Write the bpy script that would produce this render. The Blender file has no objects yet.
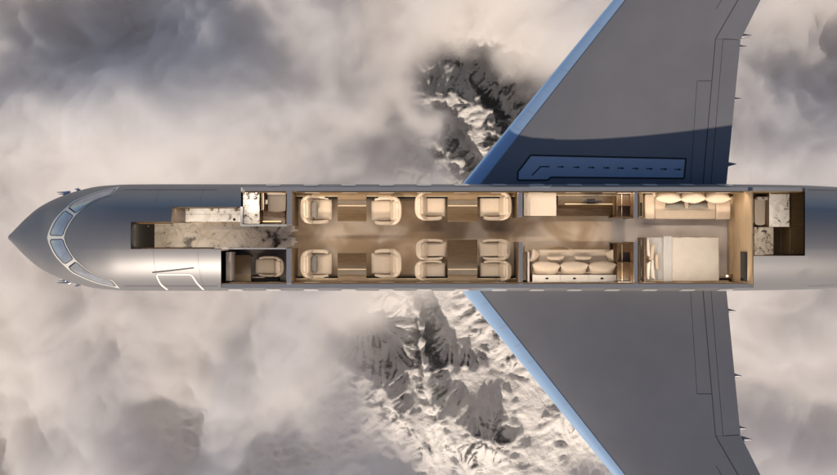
import bpy, bmesh, math, random
import numpy as np
from mathutils import Vector, Matrix
C = bpy.context.scene.collection
sc = bpy.context.scene
R = math.radians

# ------------------------------------------------------------------ camera
CAMZ = 38.0
cam = bpy.data.cameras.new('camera')
cam.sensor_width = 36.0
cam.lens = 36.0 * 36.0 / (837 / 28.0)
cam.clip_start = 0.5
cam.clip_end = 6000
camo = bpy.data.objects.new('camera', cam)
C.objects.link(camo)
camo.location = (0, 0, CAMZ)
sc.camera = camo

# ------------------------------------------------------------------ sky and sun
SUN_EL, SUN_AZ = 30.0, -10.0          # azimuth measured from -Y towards +X
world = bpy.data.worlds.new('World')
sc.world = world
world.use_nodes = True
nt = world.node_tree
nt.nodes.clear()
def N(tree, kind, **kw):
    n = tree.nodes.new(kind)
    for k, v in kw.items():
        if k.startswith('i_'):
            key = k[2:]
            key = int(key) if key.isdigit() else key.replace('_', ' ')
            n.inputs[key].default_value = v
        else:
            setattr(n, k, v)
    return n
wo = N(nt, 'ShaderNodeOutputWorld')
bgn = N(nt, 'ShaderNodeBackground', i_Strength=0.105)
sky = N(nt, 'ShaderNodeTexSky', sky_type='NISHITA')
sky.sun_disc = False
sky.sun_elevation = R(SUN_EL)
sky.sun_rotation = R(180 - SUN_AZ)
sky.altitude = 3000
# thin bright cloud added sunward for reflections and fill, open blue the other way
wtc = N(nt, 'ShaderNodeTexCoord')
wsp = N(nt, 'ShaderNodeSeparateXYZ')
nt.links.new(wtc.outputs['Generated'], wsp.inputs[0])
wns = N(nt, 'ShaderNodeTexNoise', i_Scale=2.2, i_Detail=6)
nt.links.new(wtc.outputs['Generated'], wns.inputs[0])
wma = N(nt, 'ShaderNodeMath', operation='MULTIPLY_ADD', i_1=0.16, i_2=-0.08)
nt.links.new(wns.outputs[0], wma.inputs[0])
wsb = N(nt, 'ShaderNodeMath', operation='SUBTRACT')
nt.links.new(wma.outputs[0], wsb.inputs[0]); nt.links.new(wsp.outputs[1], wsb.inputs[1])
wmr = N(nt, 'ShaderNodeMapRange', interpolation_type='SMOOTHSTEP')
wmr.inputs['From Min'].default_value = 0.10; wmr.inputs['From Max'].default_value = 0.75
nt.links.new(wsb.outputs[0], wmr.inputs[0])
wmx = N(nt, 'ShaderNodeMix', data_type='RGBA')
nt.links.new(wmr.outputs[0], wmx.inputs[0]); nt.links.new(sky.outputs[0], wmx.inputs[6])
wmx.inputs[7].default_value = (3.6, 3.2, 3.1, 1)
nt.links.new(wmx.outputs[2], bgn.inputs[0])
nt.links.new(bgn.outputs[0], wo.inputs[0])

sun = bpy.data.lights.new('sun', 'SUN')
sun.energy = 4.8
sun.angle = R(1.2)
sun.color = (1.0, 0.845, 0.685)
suno = bpy.data.objects.new('sun', sun)
C.objects.link(suno)
d = Vector((math.sin(R(SUN_AZ)) * math.cos(R(SUN_EL)), -math.cos(R(SUN_AZ)) * math.cos(R(SUN_EL)), math.sin(R(SUN_EL))))
suno.rotation_euler = d.to_track_quat('Z', 'Y').to_euler()
suno.location = (0, -20, 60)

sc.view_settings.view_transform = 'Standard'
sc.view_settings.look = 'None'
sc.view_settings.gamma = 1
sc.view_settings.exposure = 0.0
sc.cycles.use_denoising = True
sc.cycles.volume_bounces = 7
sc.cycles.transparent_max_bounces = 64
sc.cycles.max_bounces = 14

# ------------------------------------------------------------------ noise
def _hash(ix, iy, seed):
    h = (ix.astype(np.int64) * 374761393 + iy.astype(np.int64) * 668265263 + seed * 974711) & 0x7fffffff
    h = ((h ^ (h >> 13)) * 1274126177) & 0x7fffffff
    return ((h ^ (h >> 16)) & 0xffff) / 65535.0 * 2 * np.pi
def perlin(x, y, seed=0):
    ix, iy = np.floor(x), np.floor(y)
    fx, fy = x - ix, y - iy
    u, v = fx**3 * (fx * (fx * 6 - 15) + 10), fy**3 * (fy * (fy * 6 - 15) + 10)
    def g(dx, dy):
        a = _hash(ix + dx, iy + dy, seed)
        return np.cos(a) * (fx - dx) + np.sin(a) * (fy - dy)
    n0 = g(0, 0) * (1 - u) + g(1, 0) * u
    n1 = g(0, 1) * (1 - u) + g(1, 1) * u
    return (n0 * (1 - v) + n1 * v) * 1.5
def fbm(x, y, oct=5, seed=0, gain=0.5, billow=False):
    s, a, t = 0, 1.0, 0
    for o in range(oct):
        n = perlin(x * 2**o + 17.3 * o, y * 2**o - 9.1 * o, seed + o)
        s = s + a * (1 - 2 * np.abs(n) if billow else n)
        t += a
        a *= gain
    return s / t
def ridged(x, y, oct=6, seed=0):
    s, a, w = 0, 1.0, 1.0
    for o in range(oct):
        n = 1 - np.abs(perlin(x * 2.05**o + 3.7 * o, y * 2.05**o + 8.9 * o, seed + o)) * 1.25
        n = np.clip(n, 0, 1) ** 2 * w
        s = s + a * n
        w = np.clip(n * 1.6, 0, 1)
        a *= 0.5
    return s / 1.9
def grid_mesh(name, X, Y, Z, keep=None):
    ny, nx = X.shape
    idx = np.arange(nx * ny).reshape(ny, nx)
    q = np.stack([idx[:-1, :-1], idx[:-1, 1:], idx[1:, 1:], idx[1:, :-1]], -1).reshape(-1, 4)
    me = bpy.data.meshes.new(name)
    me.from_pydata(np.stack([X, Y, Z], -1).reshape(-1, 3).tolist(), [], q.tolist())
    me.polygons.foreach_set('use_smooth', [True] * len(me.polygons))
    return me

def mat(name):
    m = bpy.data.materials.new(name)
    m.use_nodes = True
    m.node_tree.nodes.clear()
    o = N(m.node_tree, 'ShaderNodeOutputMaterial')
    return m, m.node_tree, o

# ------------------------------------------------------------------ terrain
TZ = -1000.0
def px2w(px, py, z):
    s = (CAMZ - z) / 36.0 / 28.0
    return (px - 418.5) * s, (237.5 - py) * s
CELL = 1.7
gx = np.arange(-500, 500.1, CELL)
gy = np.arange(-300, 300.1, CELL)
X, Y = np.meshgrid(gx, gy)
def hill(px, py, rx, ry):
    s = (CAMZ - TZ) / 36 / 28
    return np.exp(-(((X - (px - 418.5) * s) / (rx * s))**2 + ((Y - (237.5 - py) * s) / (ry * s))**2))
wx = X + 34 * fbm(X / 130, Y / 130, 4, 50)
wy = Y + 34 * fbm(X / 130 + 40, Y / 130, 4, 60)
ct, st = math.cos(-0.9), math.sin(-0.9)
ux, uy = (ct * wx + st * wy) * 0.6, (-st * wx + ct * wy) * 1.1
H = 44 * ridged(ux / 130 + 1.2, uy / 110 + 0.7, 2, 7) + 12 * ridged(wx / 85, wy / 85, 2, 37)
H += 46 * hill(505, 402, 240, 80) + 50 * hill(470, 195, 150, 92)
def blur(a):
    p = np.pad(a, 1, mode='edge')
    return (p[:-2, 1:-1] + p[2:, 1:-1] + p[1:-1, :-2] + p[1:-1, 2:] + 4 * a) / 8
for _ in range(6):
    H = blur(H)
# gullies: stripes that run down the slope, each finer set steered by the one before
def stripes(x, y, dx, dy, seed):
    ix, iy = np.floor(x), np.floor(y)
    fx_, fy_ = x - ix, y - iy
    va = np.zeros_like(x); vx = np.zeros_like(x); vy = np.zeros_like(x); wt = np.zeros_like(x)
    for i in (-1, 0, 1, 2):
        for j in (-1, 0, 1, 2):
            hx_ = _hash(ix + i, iy + j, seed) / (4 * np.pi); hy_ = _hash(ix + i, iy + j, seed + 7) / (4 * np.pi)
            qx, qy = fx_ - i - hx_, fy_ - j - hy_
            w_ = np.exp(-2 * (qx * qx + qy * qy))
            mg = (qx * dx + qy * dy) * 2 * np.pi
            va += np.cos(mg) * w_; vx -= np.sin(mg) * dx * w_; vy -= np.sin(mg) * dy * w_; wt += w_
    return va / wt, vx / wt, vy / wt
G1, G0 = np.gradient(H, gy, gx)
slope = np.sqrt(G0**2 + G1**2)
er = np.zeros_like(H); ex = np.zeros_like(H); ey = np.zeros_like(H)
amp, cell_ = 1.0, 26.0
for k in range(4):
    dx, dy = G1 + ey * 0.22, -(G0 + ex * 0.22)
    L = np.sqrt(dx * dx + dy * dy) + 1e-6
    g_ = np.minimum(1.0, L / 0.30) / L
    c_, vx, vy = stripes(X / cell_, Y / cell_, dx * g_ * 1.5, dy * g_ * 1.5, 600 + 20 * k)
    er += amp * c_; ex += amp * vx * 30 / cell_; ey += amp * vy * 30 / cell_
    amp *= 0.52; cell_ *= 0.5
H += 4.0 * er * np.clip(slope / 0.5 - 0.1, 0.05, 1.1)
H += 0.8 * ridged(X / 9, Y / 9, 3, 95)
Z = TZ + H
me = grid_mesh('mountain', X, Y, Z)
bare = np.clip(1.0 * hill(478, 118, 85, 85) + 0.35 * hill(455, 350, 90, 60) + 0.35 * fbm(X / 60, Y / 60, 4, 501), 0, 1)
at_ = me.attributes.new('bare_rock', 'FLOAT', 'POINT')       # crags the snow does not hold on to
at_.data.foreach_set('value', bare.ravel().astype(np.float32))
terrain = bpy.data.objects.new('mountain_terrain', me)
C.objects.link(terrain)
terrain['kind'] = 'structure'
m, t, o = mat('snow_rock')
b = N(t, 'ShaderNodeBsdfPrincipled', i_Roughness=0.95)
b.inputs['Specular IOR Level'].default_value = 0.1
geo = N(t, 'ShaderNodeNewGeometry')
tc = N(t, 'ShaderNodeTexCoord')
sep = N(t, 'ShaderNodeSeparateXYZ')
t.links.new(geo.outputs['Normal'], sep.inputs[0])
n1 = N(t, 'ShaderNodeTexNoise', i_Scale=0.10, i_Detail=12, i_Roughness=0.72, i_Distortion=0.4)
mpn = N(t, 'ShaderNodeMapping'); mpn.inputs['Rotation'].default_value = (0, 0, 0.9); mpn.inputs['Scale'].default_value = (0.55, 1.5, 1)
n2 = N(t, 'ShaderNodeTexNoise', i_Scale=0.16, i_Detail=12, i_Roughness=0.72)
t.links.new(tc.outputs['Object'], mpn.inputs[0]); t.links.new(mpn.outputs[0], n1.inputs[0]); t.links.new(tc.outputs['Object'], n2.inputs[0])
ma = N(t, 'ShaderNodeMath', operation='MULTIPLY_ADD', i_1=0.9, i_2=-0.42)
t.links.new(n1.outputs[0], ma.inputs[0])
ad = N(t, 'ShaderNodeMath', operation='ADD')
t.links.new(sep.outputs[2], ad.inputs[0]); t.links.new(ma.outputs[0], ad.inputs[1])
rp = N(t, 'ShaderNodeValToRGB')
rp.color_ramp.elements[0].position = 0.43; rp.color_ramp.elements[0].color = (0.085, 0.09, 0.10, 1)
e_ = rp.color_ramp.elements.new(0.53); e_.color = (0.24, 0.24, 0.25, 1)
rp.color_ramp.elements[-1].position = 0.66; rp.color_ramp.elements[-1].color = (0.78, 0.78, 0.80, 1)
aa = N(t, 'ShaderNodeAttribute', attribute_name='bare_rock')
sb = N(t, 'ShaderNodeMath', operation='MULTIPLY_ADD', i_1=-0.11)
t.links.new(aa.outputs['Fac'], sb.inputs[0]); t.links.new(ad.outputs[0], sb.inputs[2])
t.links.new(sb.outputs[0], rp.inputs[0])
t.links.new(rp.outputs[0], b.inputs['Base Color'])
bp = N(t, 'ShaderNodeBump', i_Strength=0.9, i_Distance=4.5)
t.links.new(n2.outputs[0], bp.inputs['Height']); t.links.new(bp.outputs[0], b.inputs['Normal'])
t.links.new(b.outputs[0], o.inputs[0])
me.materials.append(m)

# snowfield round the peaks, out to the horizon
bm = bmesh.new()
for q in ((-15000, -15000, 15000, -299), (-15000, 299, 15000, 15000), (-15000, -299, -499, 299), (499, -299, 15000, 299)):
    bm.faces.new([bm.verts.new(p) for p in ((q[0], q[1], TZ + 8), (q[2], q[1], TZ + 8), (q[2], q[3], TZ + 8), (q[0], q[3], TZ + 8))])
me = bpy.data.meshes.new('ground'); bm.to_mesh(me); bm.free(); me.materials.append(m)
ground = bpy.data.objects.new('ground', me); C.objects.link(ground); ground['kind'] = 'structure'
cam.clip_end = 30000

# ------------------------------------------------------------------ clouds
CZ = -640.0
def bump(X, Y, px, py, rx, ry):        # soft round mask centred on a plan point
    s = (CAMZ - CZ) / 36.0 / 28.0
    cx, cy = (px - 418.5) * s, (237.5 - py) * s
    return np.exp(-(((X - cx) / (rx * s))**2 + ((Y - cy) / (ry * s))**2))
def widen(lo, hi, step, far_lo, far_hi, big):
    return np.concatenate([np.arange(lo - far_lo, lo, big), np.arange(lo, hi, step), np.arange(hi, hi + far_hi, big)])
gx = widen(-400, 400, 2.5, 700, 700, 10.0)
gy = widen(-250, 250, 2.5, 100, 800, 10.0)
X, Y = np.meshgrid(gx, gy)
wx = X + 24 * fbm(X / 70, Y / 70, 4, 80)
wy = Y + 22 * fbm(X / 70 + 9, Y / 70, 3, 90)
big = fbm(wx / 150 + 0.3, wy / 150 + 5.1, 3, 5)
puff = fbm(wx / 75, wy / 75, 6, 11, 0.47, True)
T = 66 + 23 * big + 20 * puff + 9 * fbm(wx / 24, wy / 24, 4, 401, 0.5, True)
hx = X + 45 * fbm(X / 60, Y / 60, 4, 130); hy = Y + 45 * fbm(X / 60 + 5, Y / 60, 4, 140)
T -= 200 * bump(hx, hy, 510, 392, 120, 108)
T -= 170 * bump(hx, hy, 480, 125, 58, 68)
T -= 46 * bump(hx, hy, 8, 430, 45, 55)
T -= 44 * bump(hx, hy, 188, 405, 30, 62)
T -= 45 * bump(hx, hy, 300, 460, 50, 30)
T -= 25 * bump(X, Y, 395, 330, 60, 50)
T -= 38 * bump(hx, hy, 60, 20, 120, 60)
T -= 40 * bump(X, Y, 830, 60, 60, 60)
T += 40 * bump(X, Y, 180, 150, 100, 50)
T = 14 * np.log1p(np.exp(T / 14)) - 2.5
T = np.where(T < 0, 0, T)
m, t, o = mat('cloud_vapour')
v = N(t, 'ShaderNodeVolumePrincipled')
v.inputs['Color'].default_value = (0.99, 0.98, 0.978, 1)
v.inputs['Density'].default_value = 0.044
t.links.new(v.outputs[0], o.inputs['Volume'])
def cloud_deck(T, base, under):
    top = base + T
    bot = base - under * T
    ny, nx = X.shape
    inside = T > 0
    cell = inside[:-1, :-1] | inside[:-1, 1:] | inside[1:, 1:] | inside[1:, :-1]
    idt = np.arange(nx * ny).reshape(ny, nx)          # top and bottom share vertices where the thickness is nothing
    border = np.zeros_like(inside); border[0, :] = border[-1, :] = border[:, 0] = border[:, -1] = True
    idb = np.where(inside & ~border, idt + nx * ny, idt)
    top = np.where(border | ~inside, base, top)
    quads = lambda i: np.stack([i[:-1, :-1], i[:-1, 1:], i[1:, 1:], i[1:, :-1]], -1)[cell]
    q = np.concatenate([quads(idt), quads(idb)[:, ::-1]])
    V = np.concatenate([np.stack([X, Y, top], -1).reshape(-1, 3), np.stack([X, Y, bot], -1).reshape(-1, 3)])
    used = np.zeros(len(V), bool); used[q.ravel()] = True
    remap = np.cumsum(used) - 1
    me = bpy.data.meshes.new('cloud')
    me.from_pydata(V[used].tolist(), [], remap[q].tolist())
    me.polygons.foreach_set('use_smooth', [True] * len(me.polygons))
    me.validate()
    me.materials.append(m)
    cloud = bpy.data.objects.new('clouds', me)
    C.objects.link(cloud)
    cloud['kind'] = 'stuff'
cloud_deck(T, CZ, 0.25)
# a lower, shaded deck in the gaps, opened over the peaks and sunward
CZ = -830.0
gx = widen(-520, 520, 4.0, 900, 900, 12.0)
gy = widen(-320, 320, 4.0, 60, 900, 12.0)
X, Y = np.meshgrid(gx, gy)
hx = X + 40 * fbm(X / 70, Y / 70, 4, 230); hy = Y + 40 * fbm(X / 70 + 5, Y / 70, 4, 240)
T = 30 + 18 * fbm(X / 90, Y / 90, 4, 61) + 9 * fbm(X / 60, Y / 60, 4, 71, 0.5, True)
T -= 120 * bump(hx, hy, 515, 400, 150, 125)
T -= 110 * bump(hx, hy, 490, 120, 80, 90)
T -= 90 * bump(X, Y, 470, 600, 300, 170)  # gap out of view, cut so sunlight reaches the lower peaks
T -= 70 * bump(X, Y, 500, 300, 110, 110)  # gap beneath the aircraft, cut so sunlight reaches the upper peaks
T -= 45 * bump(hx, hy, 190, 400, 40, 65)
T -= 40 * bump(hx, hy, 300, 465, 60, 35)
T = 9 * np.log1p(np.exp(T / 9)) + 0.5 + 3 * fbm(X / 45, Y / 45, 3, 301)
T = np.where(T < 0, 0, T)
cloud_deck(T, CZ, 0.4)
#END_BG

# ------------------------------------------------------------------ helpers
def P(px, py, z):                     # point of the photograph's plan view at a height
    s = (CAMZ - z) / 36.0 / 28.0
    return (px - 418.5) * s, (237.5 - py) * s
def drop(px, py, zf, z=1.5):          # same, on a surface z = zf(x, y)
    for _ in range(12):
        x, y = P(px, py, z)
        z = zf(x, y)
    return x, y, z
def B():
    return bmesh.new()
def obj(name, bm, m, parent=None, smooth=False, recalc=True):
    if recalc:
        bmesh.ops.recalc_face_normals(bm, faces=bm.faces)
    me = bpy.data.meshes.new(name)
    bm.to_mesh(me)
    bm.free()
    me.materials.append(m)
    if smooth:
        me.polygons.foreach_set('use_smooth', [True] * len(me.polygons))
        try:
            me.set_sharp_from_angle(angle=R(smooth if smooth is not True else 40))
        except Exception:
            pass
    o = bpy.data.objects.new(name, me)
    C.objects.link(o)
    o.parent = parent
    return o
def thing(name, label, cat, loc=(0, 0, 0), rz=0.0, group=None):
    o = bpy.data.objects.new(name, None)
    o.empty_display_size = 0.2
    C.objects.link(o)
    o.location = loc
    o.rotation_euler = (0, 0, rz)
    return tag(o, label, cat, group)
def tag(o, label, cat, group=None):
    o['label'] = label
    o['category'] = cat
    if group:
        o['group'] = group
    return o
def copy_tree(o, parent=None):
    c = o.copy()
    C.objects.link(c)
    c.parent = parent
    for ch in list(o.children):
        copy_tree(ch, c)
    return c
def rbox(bm, c, s, r=0.02, seg=3, rot=None, fn=None, sub=0):
    old = set(bm.verts)
    g = bmesh.ops.create_cube(bm, size=1.0)
    vs = g['verts']
    for v in vs:
        v.co = Vector((v.co.x * s[0], v.co.y * s[1], v.co.z * s[2]))
    es = list({e for v in vs for e in v.link_edges})
    if sub:
        bmesh.ops.subdivide_edges(bm, edges=es, cuts=sub, use_grid_fill=True)
        vs = [v for v in bm.verts if v not in old]
        r = min(r, min(s) / 2 * 0.99)
        for v in vs:                      # pull every vertex onto the rounded box
            k = Vector([max(-(s[i] / 2 - r), min(s[i] / 2 - r, v.co[i])) for i in range(3)])
            d_ = v.co - k
            if d_.length > 1e-6:
                v.co = k + d_.normalized() * r
    elif r:
        bmesh.ops.bevel(bm, geom=es, offset=min(r, min(s) * .45), segments=seg, profile=0.5, affect='EDGES', clamp_overlap=True)
    vs = [v for v in bm.verts if v not in old]
    M_ = Matrix.Translation(Vector(c)) @ (rot.to_4x4() if rot else Matrix.Identity(4))
    for v in vs:
        if fn:
            v.co = fn(v.co)
        v.co = M_ @ v.co
    return vs
def box(bm, x0, x1, y0, y1, z0, z1, r=0.0):
    rbox(bm, ((x0 + x1) / 2, (y0 + y1) / 2, (z0 + z1) / 2), (abs(x1 - x0), abs(y1 - y0), abs(z1 - z0)), r, 2)
def pbox(bm, px0, px1, py0, py1, z0, z1, r=0.0):     # box whose top outline has these photo edges
    x0, y1 = P(px0, py0, z1)
    x1, y0 = P(px1, py1, z1)
    box(bm, x0, x1, y0, y1, z0, z1, r)
def pillow(bm, c, s, rot=None, e=2.6, seed=1, n=18, dent=0.06):
    rg = random.Random(seed)
    ph = [rg.uniform(0, 6.28) for _ in range(6)]
    rows = []
    for i in range(n + 1):
        u = -1 + 2 * i / n
        row = []
        for j in range(n + 1):
            v = -1 + 2 * j / n
            row.append((u, v))
        rows.append(row)
    M_ = Matrix.Translation(Vector(c)) @ (rot.to_4x4() if rot else Matrix.Identity(4))
    def pt(u, v, sgn):
        U = math.copysign(abs(math.sin(u * math.pi / 2))**0.9, u)
        W = math.copysign(abs(math.sin(v * math.pi / 2))**0.9, v)
        pin = 1 - 0.10 * (1 - W * W) * abs(U)**4
        pin2 = 1 - 0.10 * (1 - U * U) * abs(W)**4
        h = max(0.0, (1 - abs(U)**e) * (1 - abs(W)**e))**0.5
        h *= 1 + dent * math.sin(3.1 * U + ph[0]) * math.cos(2.7 * W + ph[1]) + dent * 0.6 * math.sin(7 * U + 4 * W + ph[2])
        return M_ @ Vector((U * pin * s[0] / 2, W * pin2 * s[1] / 2, sgn * h * s[2] / 2))
    grid = {}
    for sgn in (1, -1):
        for i, row in enumerate(rows):
            for j, (u, v) in enumerate(row):
                edge = i in (0, n) or j in (0, n)
                if edge and sgn == -1:
                    grid[(sgn, i, j)] = grid[(1, i, j)]
                else:
                    grid[(sgn, i, j)] = bm.verts.new(pt(u, v, sgn))
        for i in range(n):
            for j in range(n):
                bm.faces.new([grid[(sgn, i, j)], grid[(sgn, i + 1, j)], grid[(sgn, i + 1, j + 1)], grid[(sgn, i, j + 1)]])
def tube(bm, pts, r, n=8, caps=True):
    pts = [Vector(p) for p in pts]
    rings = []
    for i, p in enumerate(pts):
        t_ = (pts[min(i + 1, len(pts) - 1)] - pts[max(i - 1, 0)]).normalized()
        a = t_.cross(Vector((0, 0, 1)))
        if a.length < 1e-3:
            a = t_.cross(Vector((0, 1, 0)))
        a.normalize()
        b_ = t_.cross(a)
        rr = r[i] if isinstance(r, (list, tuple)) else r
        rings.append([bm.verts.new(p + (a * math.cos(2 * math.pi * k / n) + b_ * math.sin(2 * math.pi * k / n)) * rr) for k in range(n)])
    for q, w_ in zip(rings[:-1], rings[1:]):
        for k in range(n):
            bm.faces.new([q[k], q[(k + 1) % n], w_[(k + 1) % n], w_[k]])
    if caps:
        bm.faces.new(rings[0][::-1]); bm.faces.new(rings[-1])
def lathe(bm, c, prof, n=20):
    rings = []
    for r_, z_ in prof:
        rings.append([bm.verts.new((c[0] + r_ * math.cos(2 * math.pi * k / n), c[1] + r_ * math.sin(2 * math.pi * k / n), c[2] + z_)) for k in range(n)])
    for q, w_ in zip(rings[:-1], rings[1:]):
        for k in range(n):
            bm.faces.new([q[k], q[(k + 1) % n], w_[(k + 1) % n], w_[k]])
    bm.faces.new(rings[0][::-1]); bm.faces.new(rings[-1])
def resample(pts, n):
    pts = [np.array(p, float) for p in pts]
    L = [0]
    for a, b_ in zip(pts[:-1], pts[1:]):
        L.append(L[-1] + np.linalg.norm(b_ - a))
    out = []
    for i in range(n + 1):
        t_ = L[-1] * i / n
        k = min(max(np.searchsorted(L, t_) - 1, 0), len(pts) - 2)
        f = (t_ - L[k]) / max(L[k + 1] - L[k], 1e-9)
        out.append(pts[k] * (1 - f) + pts[k + 1] * f)
    return out
def smooth_path(pts, n):
    pts = [np.array(p, float) for p in pts]
    q = [2 * pts[0] - pts[1]] + pts + [2 * pts[-1] - pts[-2]]
    out = []
    for i in range(1, len(q) - 2):
        for k in range(8):
            t_ = k / 8
            out.append(0.5 * (2 * q[i] + (q[i + 1] - q[i - 1]) * t_ + (2 * q[i - 1] - 5 * q[i] + 4 * q[i + 1] - q[i + 2]) * t_**2 + (3 * q[i] - q[i - 1] - 3 * q[i + 1] + q[i + 2]) * t_**3))
    out.append(pts[-1])
    return resample(out, n)
def patch(bm, A, Bc, nu, nv, zf, off, thick=0.0):    # skin patch between two photo curves, laid on zf
    a, b_ = resample(A, nu), resample(Bc, nu)
    g = []
    for i in range(nu + 1):
        row = []
        for j in range(nv + 1):
            f = j / nv
            p = a[i] * (1 - f) + b_[i] * f
            x, y, z = drop(p[0], p[1], zf)
            row.append(bm.verts.new((x, y, z + off)))
        g.append(row)
    for i in range(nu):
        for j in range(nv):
            bm.faces.new([g[i][j], g[i + 1][j], g[i + 1][j + 1], g[i][j + 1]])
def ribbon(bm, pts, wpx, zf, off, step=4.0):          # painted line or seam along a photo path
    P2 = [np.array(p, float) for p in pts]
    L = sum(np.linalg.norm(b_ - a) for a, b_ in zip(P2[:-1], P2[1:]))
    q = resample(P2, max(2, int(L / step)))
    prev = None
    for i, p in enumerate(q):
        d_ = q[min(i + 1, len(q) - 1)] - q[max(i - 1, 0)]
        d_ = d_ / (np.linalg.norm(d_) + 1e-9)
        nrm = np.array([-d_[1], d_[0]]) * wpx / 2
        cur = []
        for sgn in (1, -1):
            x, y, z = drop(p[0] + sgn * nrm[0], p[1] + sgn * nrm[1], zf)
            cur.append(bm.verts.new((x, y, z + off)))
        if prev:
            bm.faces.new([prev[0], prev[1], cur[1], cur[0]])
        prev = cur

# ------------------------------------------------------------------ materials
def princ(name, col, rough=0.5, metal=0.0, var=0.0, vscale=3.0, bump=0.0, bscale=60.0, bdist=0.002, spec=0.5, coat=0.0, rvar=0.0, emit=None):
    m, t, o = mat(name)
    b = N(t, 'ShaderNodeBsdfPrincipled', i_Roughness=rough, i_Metallic=metal)
    b.inputs['Base Color'].default_value = (*col, 1)
    b.inputs['Specular IOR Level'].default_value = spec
    b.inputs['Coat Weight'].default_value = coat
    tc = N(t, 'ShaderNodeTexCoord')
    if var or rvar:
        n = N(t, 'ShaderNodeTexNoise', i_Scale=vscale, i_Detail=6, i_Roughness=0.6)
        t.links.new(tc.outputs['Object'], n.inputs[0])
        if var:
            hs = N(t, 'ShaderNodeMapRange')
            hs.inputs['From Min'].default_value = 0.25; hs.inputs['From Max'].default_value = 0.75
            hs.inputs['To Min'].default_value = 1 - var; hs.inputs['To Max'].default_value = 1 + var
            t.links.new(n.outputs[0], hs.inputs[0])
            mx = N(t, 'ShaderNodeVectorMath', operation='SCALE')
            mx.inputs[0].default_value = col
            t.links.new(hs.outputs[0], mx.inputs['Scale'])
            t.links.new(mx.outputs[0], b.inputs['Base Color'])
        if rvar:
            hr = N(t, 'ShaderNodeMapRange')
            hr.inputs['From Min'].default_value = 0.3; hr.inputs['From Max'].default_value = 0.7
            hr.inputs['To Min'].default_value = rough - rvar; hr.inputs['To Max'].default_value = rough + rvar
            t.links.new(n.outputs[0], hr.inputs[0]); t.links.new(hr.outputs[0], b.inputs['Roughness'])
    if bump:
        n2 = N(t, 'ShaderNodeTexNoise', i_Scale=bscale, i_Detail=4)
        t.links.new(tc.outputs['Object'], n2.inputs[0])
        bp = N(t, 'ShaderNodeBump', i_Strength=bump, i_Distance=bdist)
        t.links.new(n2.outputs[0], bp.inputs['Height']); t.links.new(bp.outputs[0], b.inputs['Normal'])
    if emit:
        b.inputs['Emission Color'].default_value = (*emit[0], 1); b.inputs['Emission Strength'].default_value = emit[1]
    t.links.new(b.outputs[0], o.inputs[0])
    return m
def wood(name, c0, c1, rough=0.4, axis='X', scale=1.0):
    m, t, o = mat(name)
    b = N(t, 'ShaderNodeBsdfPrincipled', i_Roughness=rough)
    tc = N(t, 'ShaderNodeTexCoord')
    mp = N(t, 'ShaderNodeMapping')
    mp.inputs['Scale'].default_value = (1.2 * scale, 14 * scale, 14 * scale) if axis == 'X' else (14 * scale, 1.2 * scale, 14 * scale)
    t.links.new(tc.outputs['Object'], mp.inputs[0])
    n = N(t, 'ShaderNodeTexNoise', i_Scale=2.0, i_Detail=8, i_Roughness=0.65, i_Distortion=0.6)
    t.links.new(mp.outputs[0], n.inputs[0])
    r_ = N(t, 'ShaderNodeValToRGB')
    r_.color_ramp.elements[0].position = 0.3; r_.color_ramp.elements[0].color = (*c0, 1)
    r_.color_ramp.elements[1].position = 0.7; r_.color_ramp.elements[1].color = (*c1, 1)
    t.links.new(n.outputs[0], r_.inputs[0]); t.links.new(r_.outputs[0], b.inputs['Base Color'])
    t.links.new(b.outputs[0], o.inputs[0])
    return m
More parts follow.
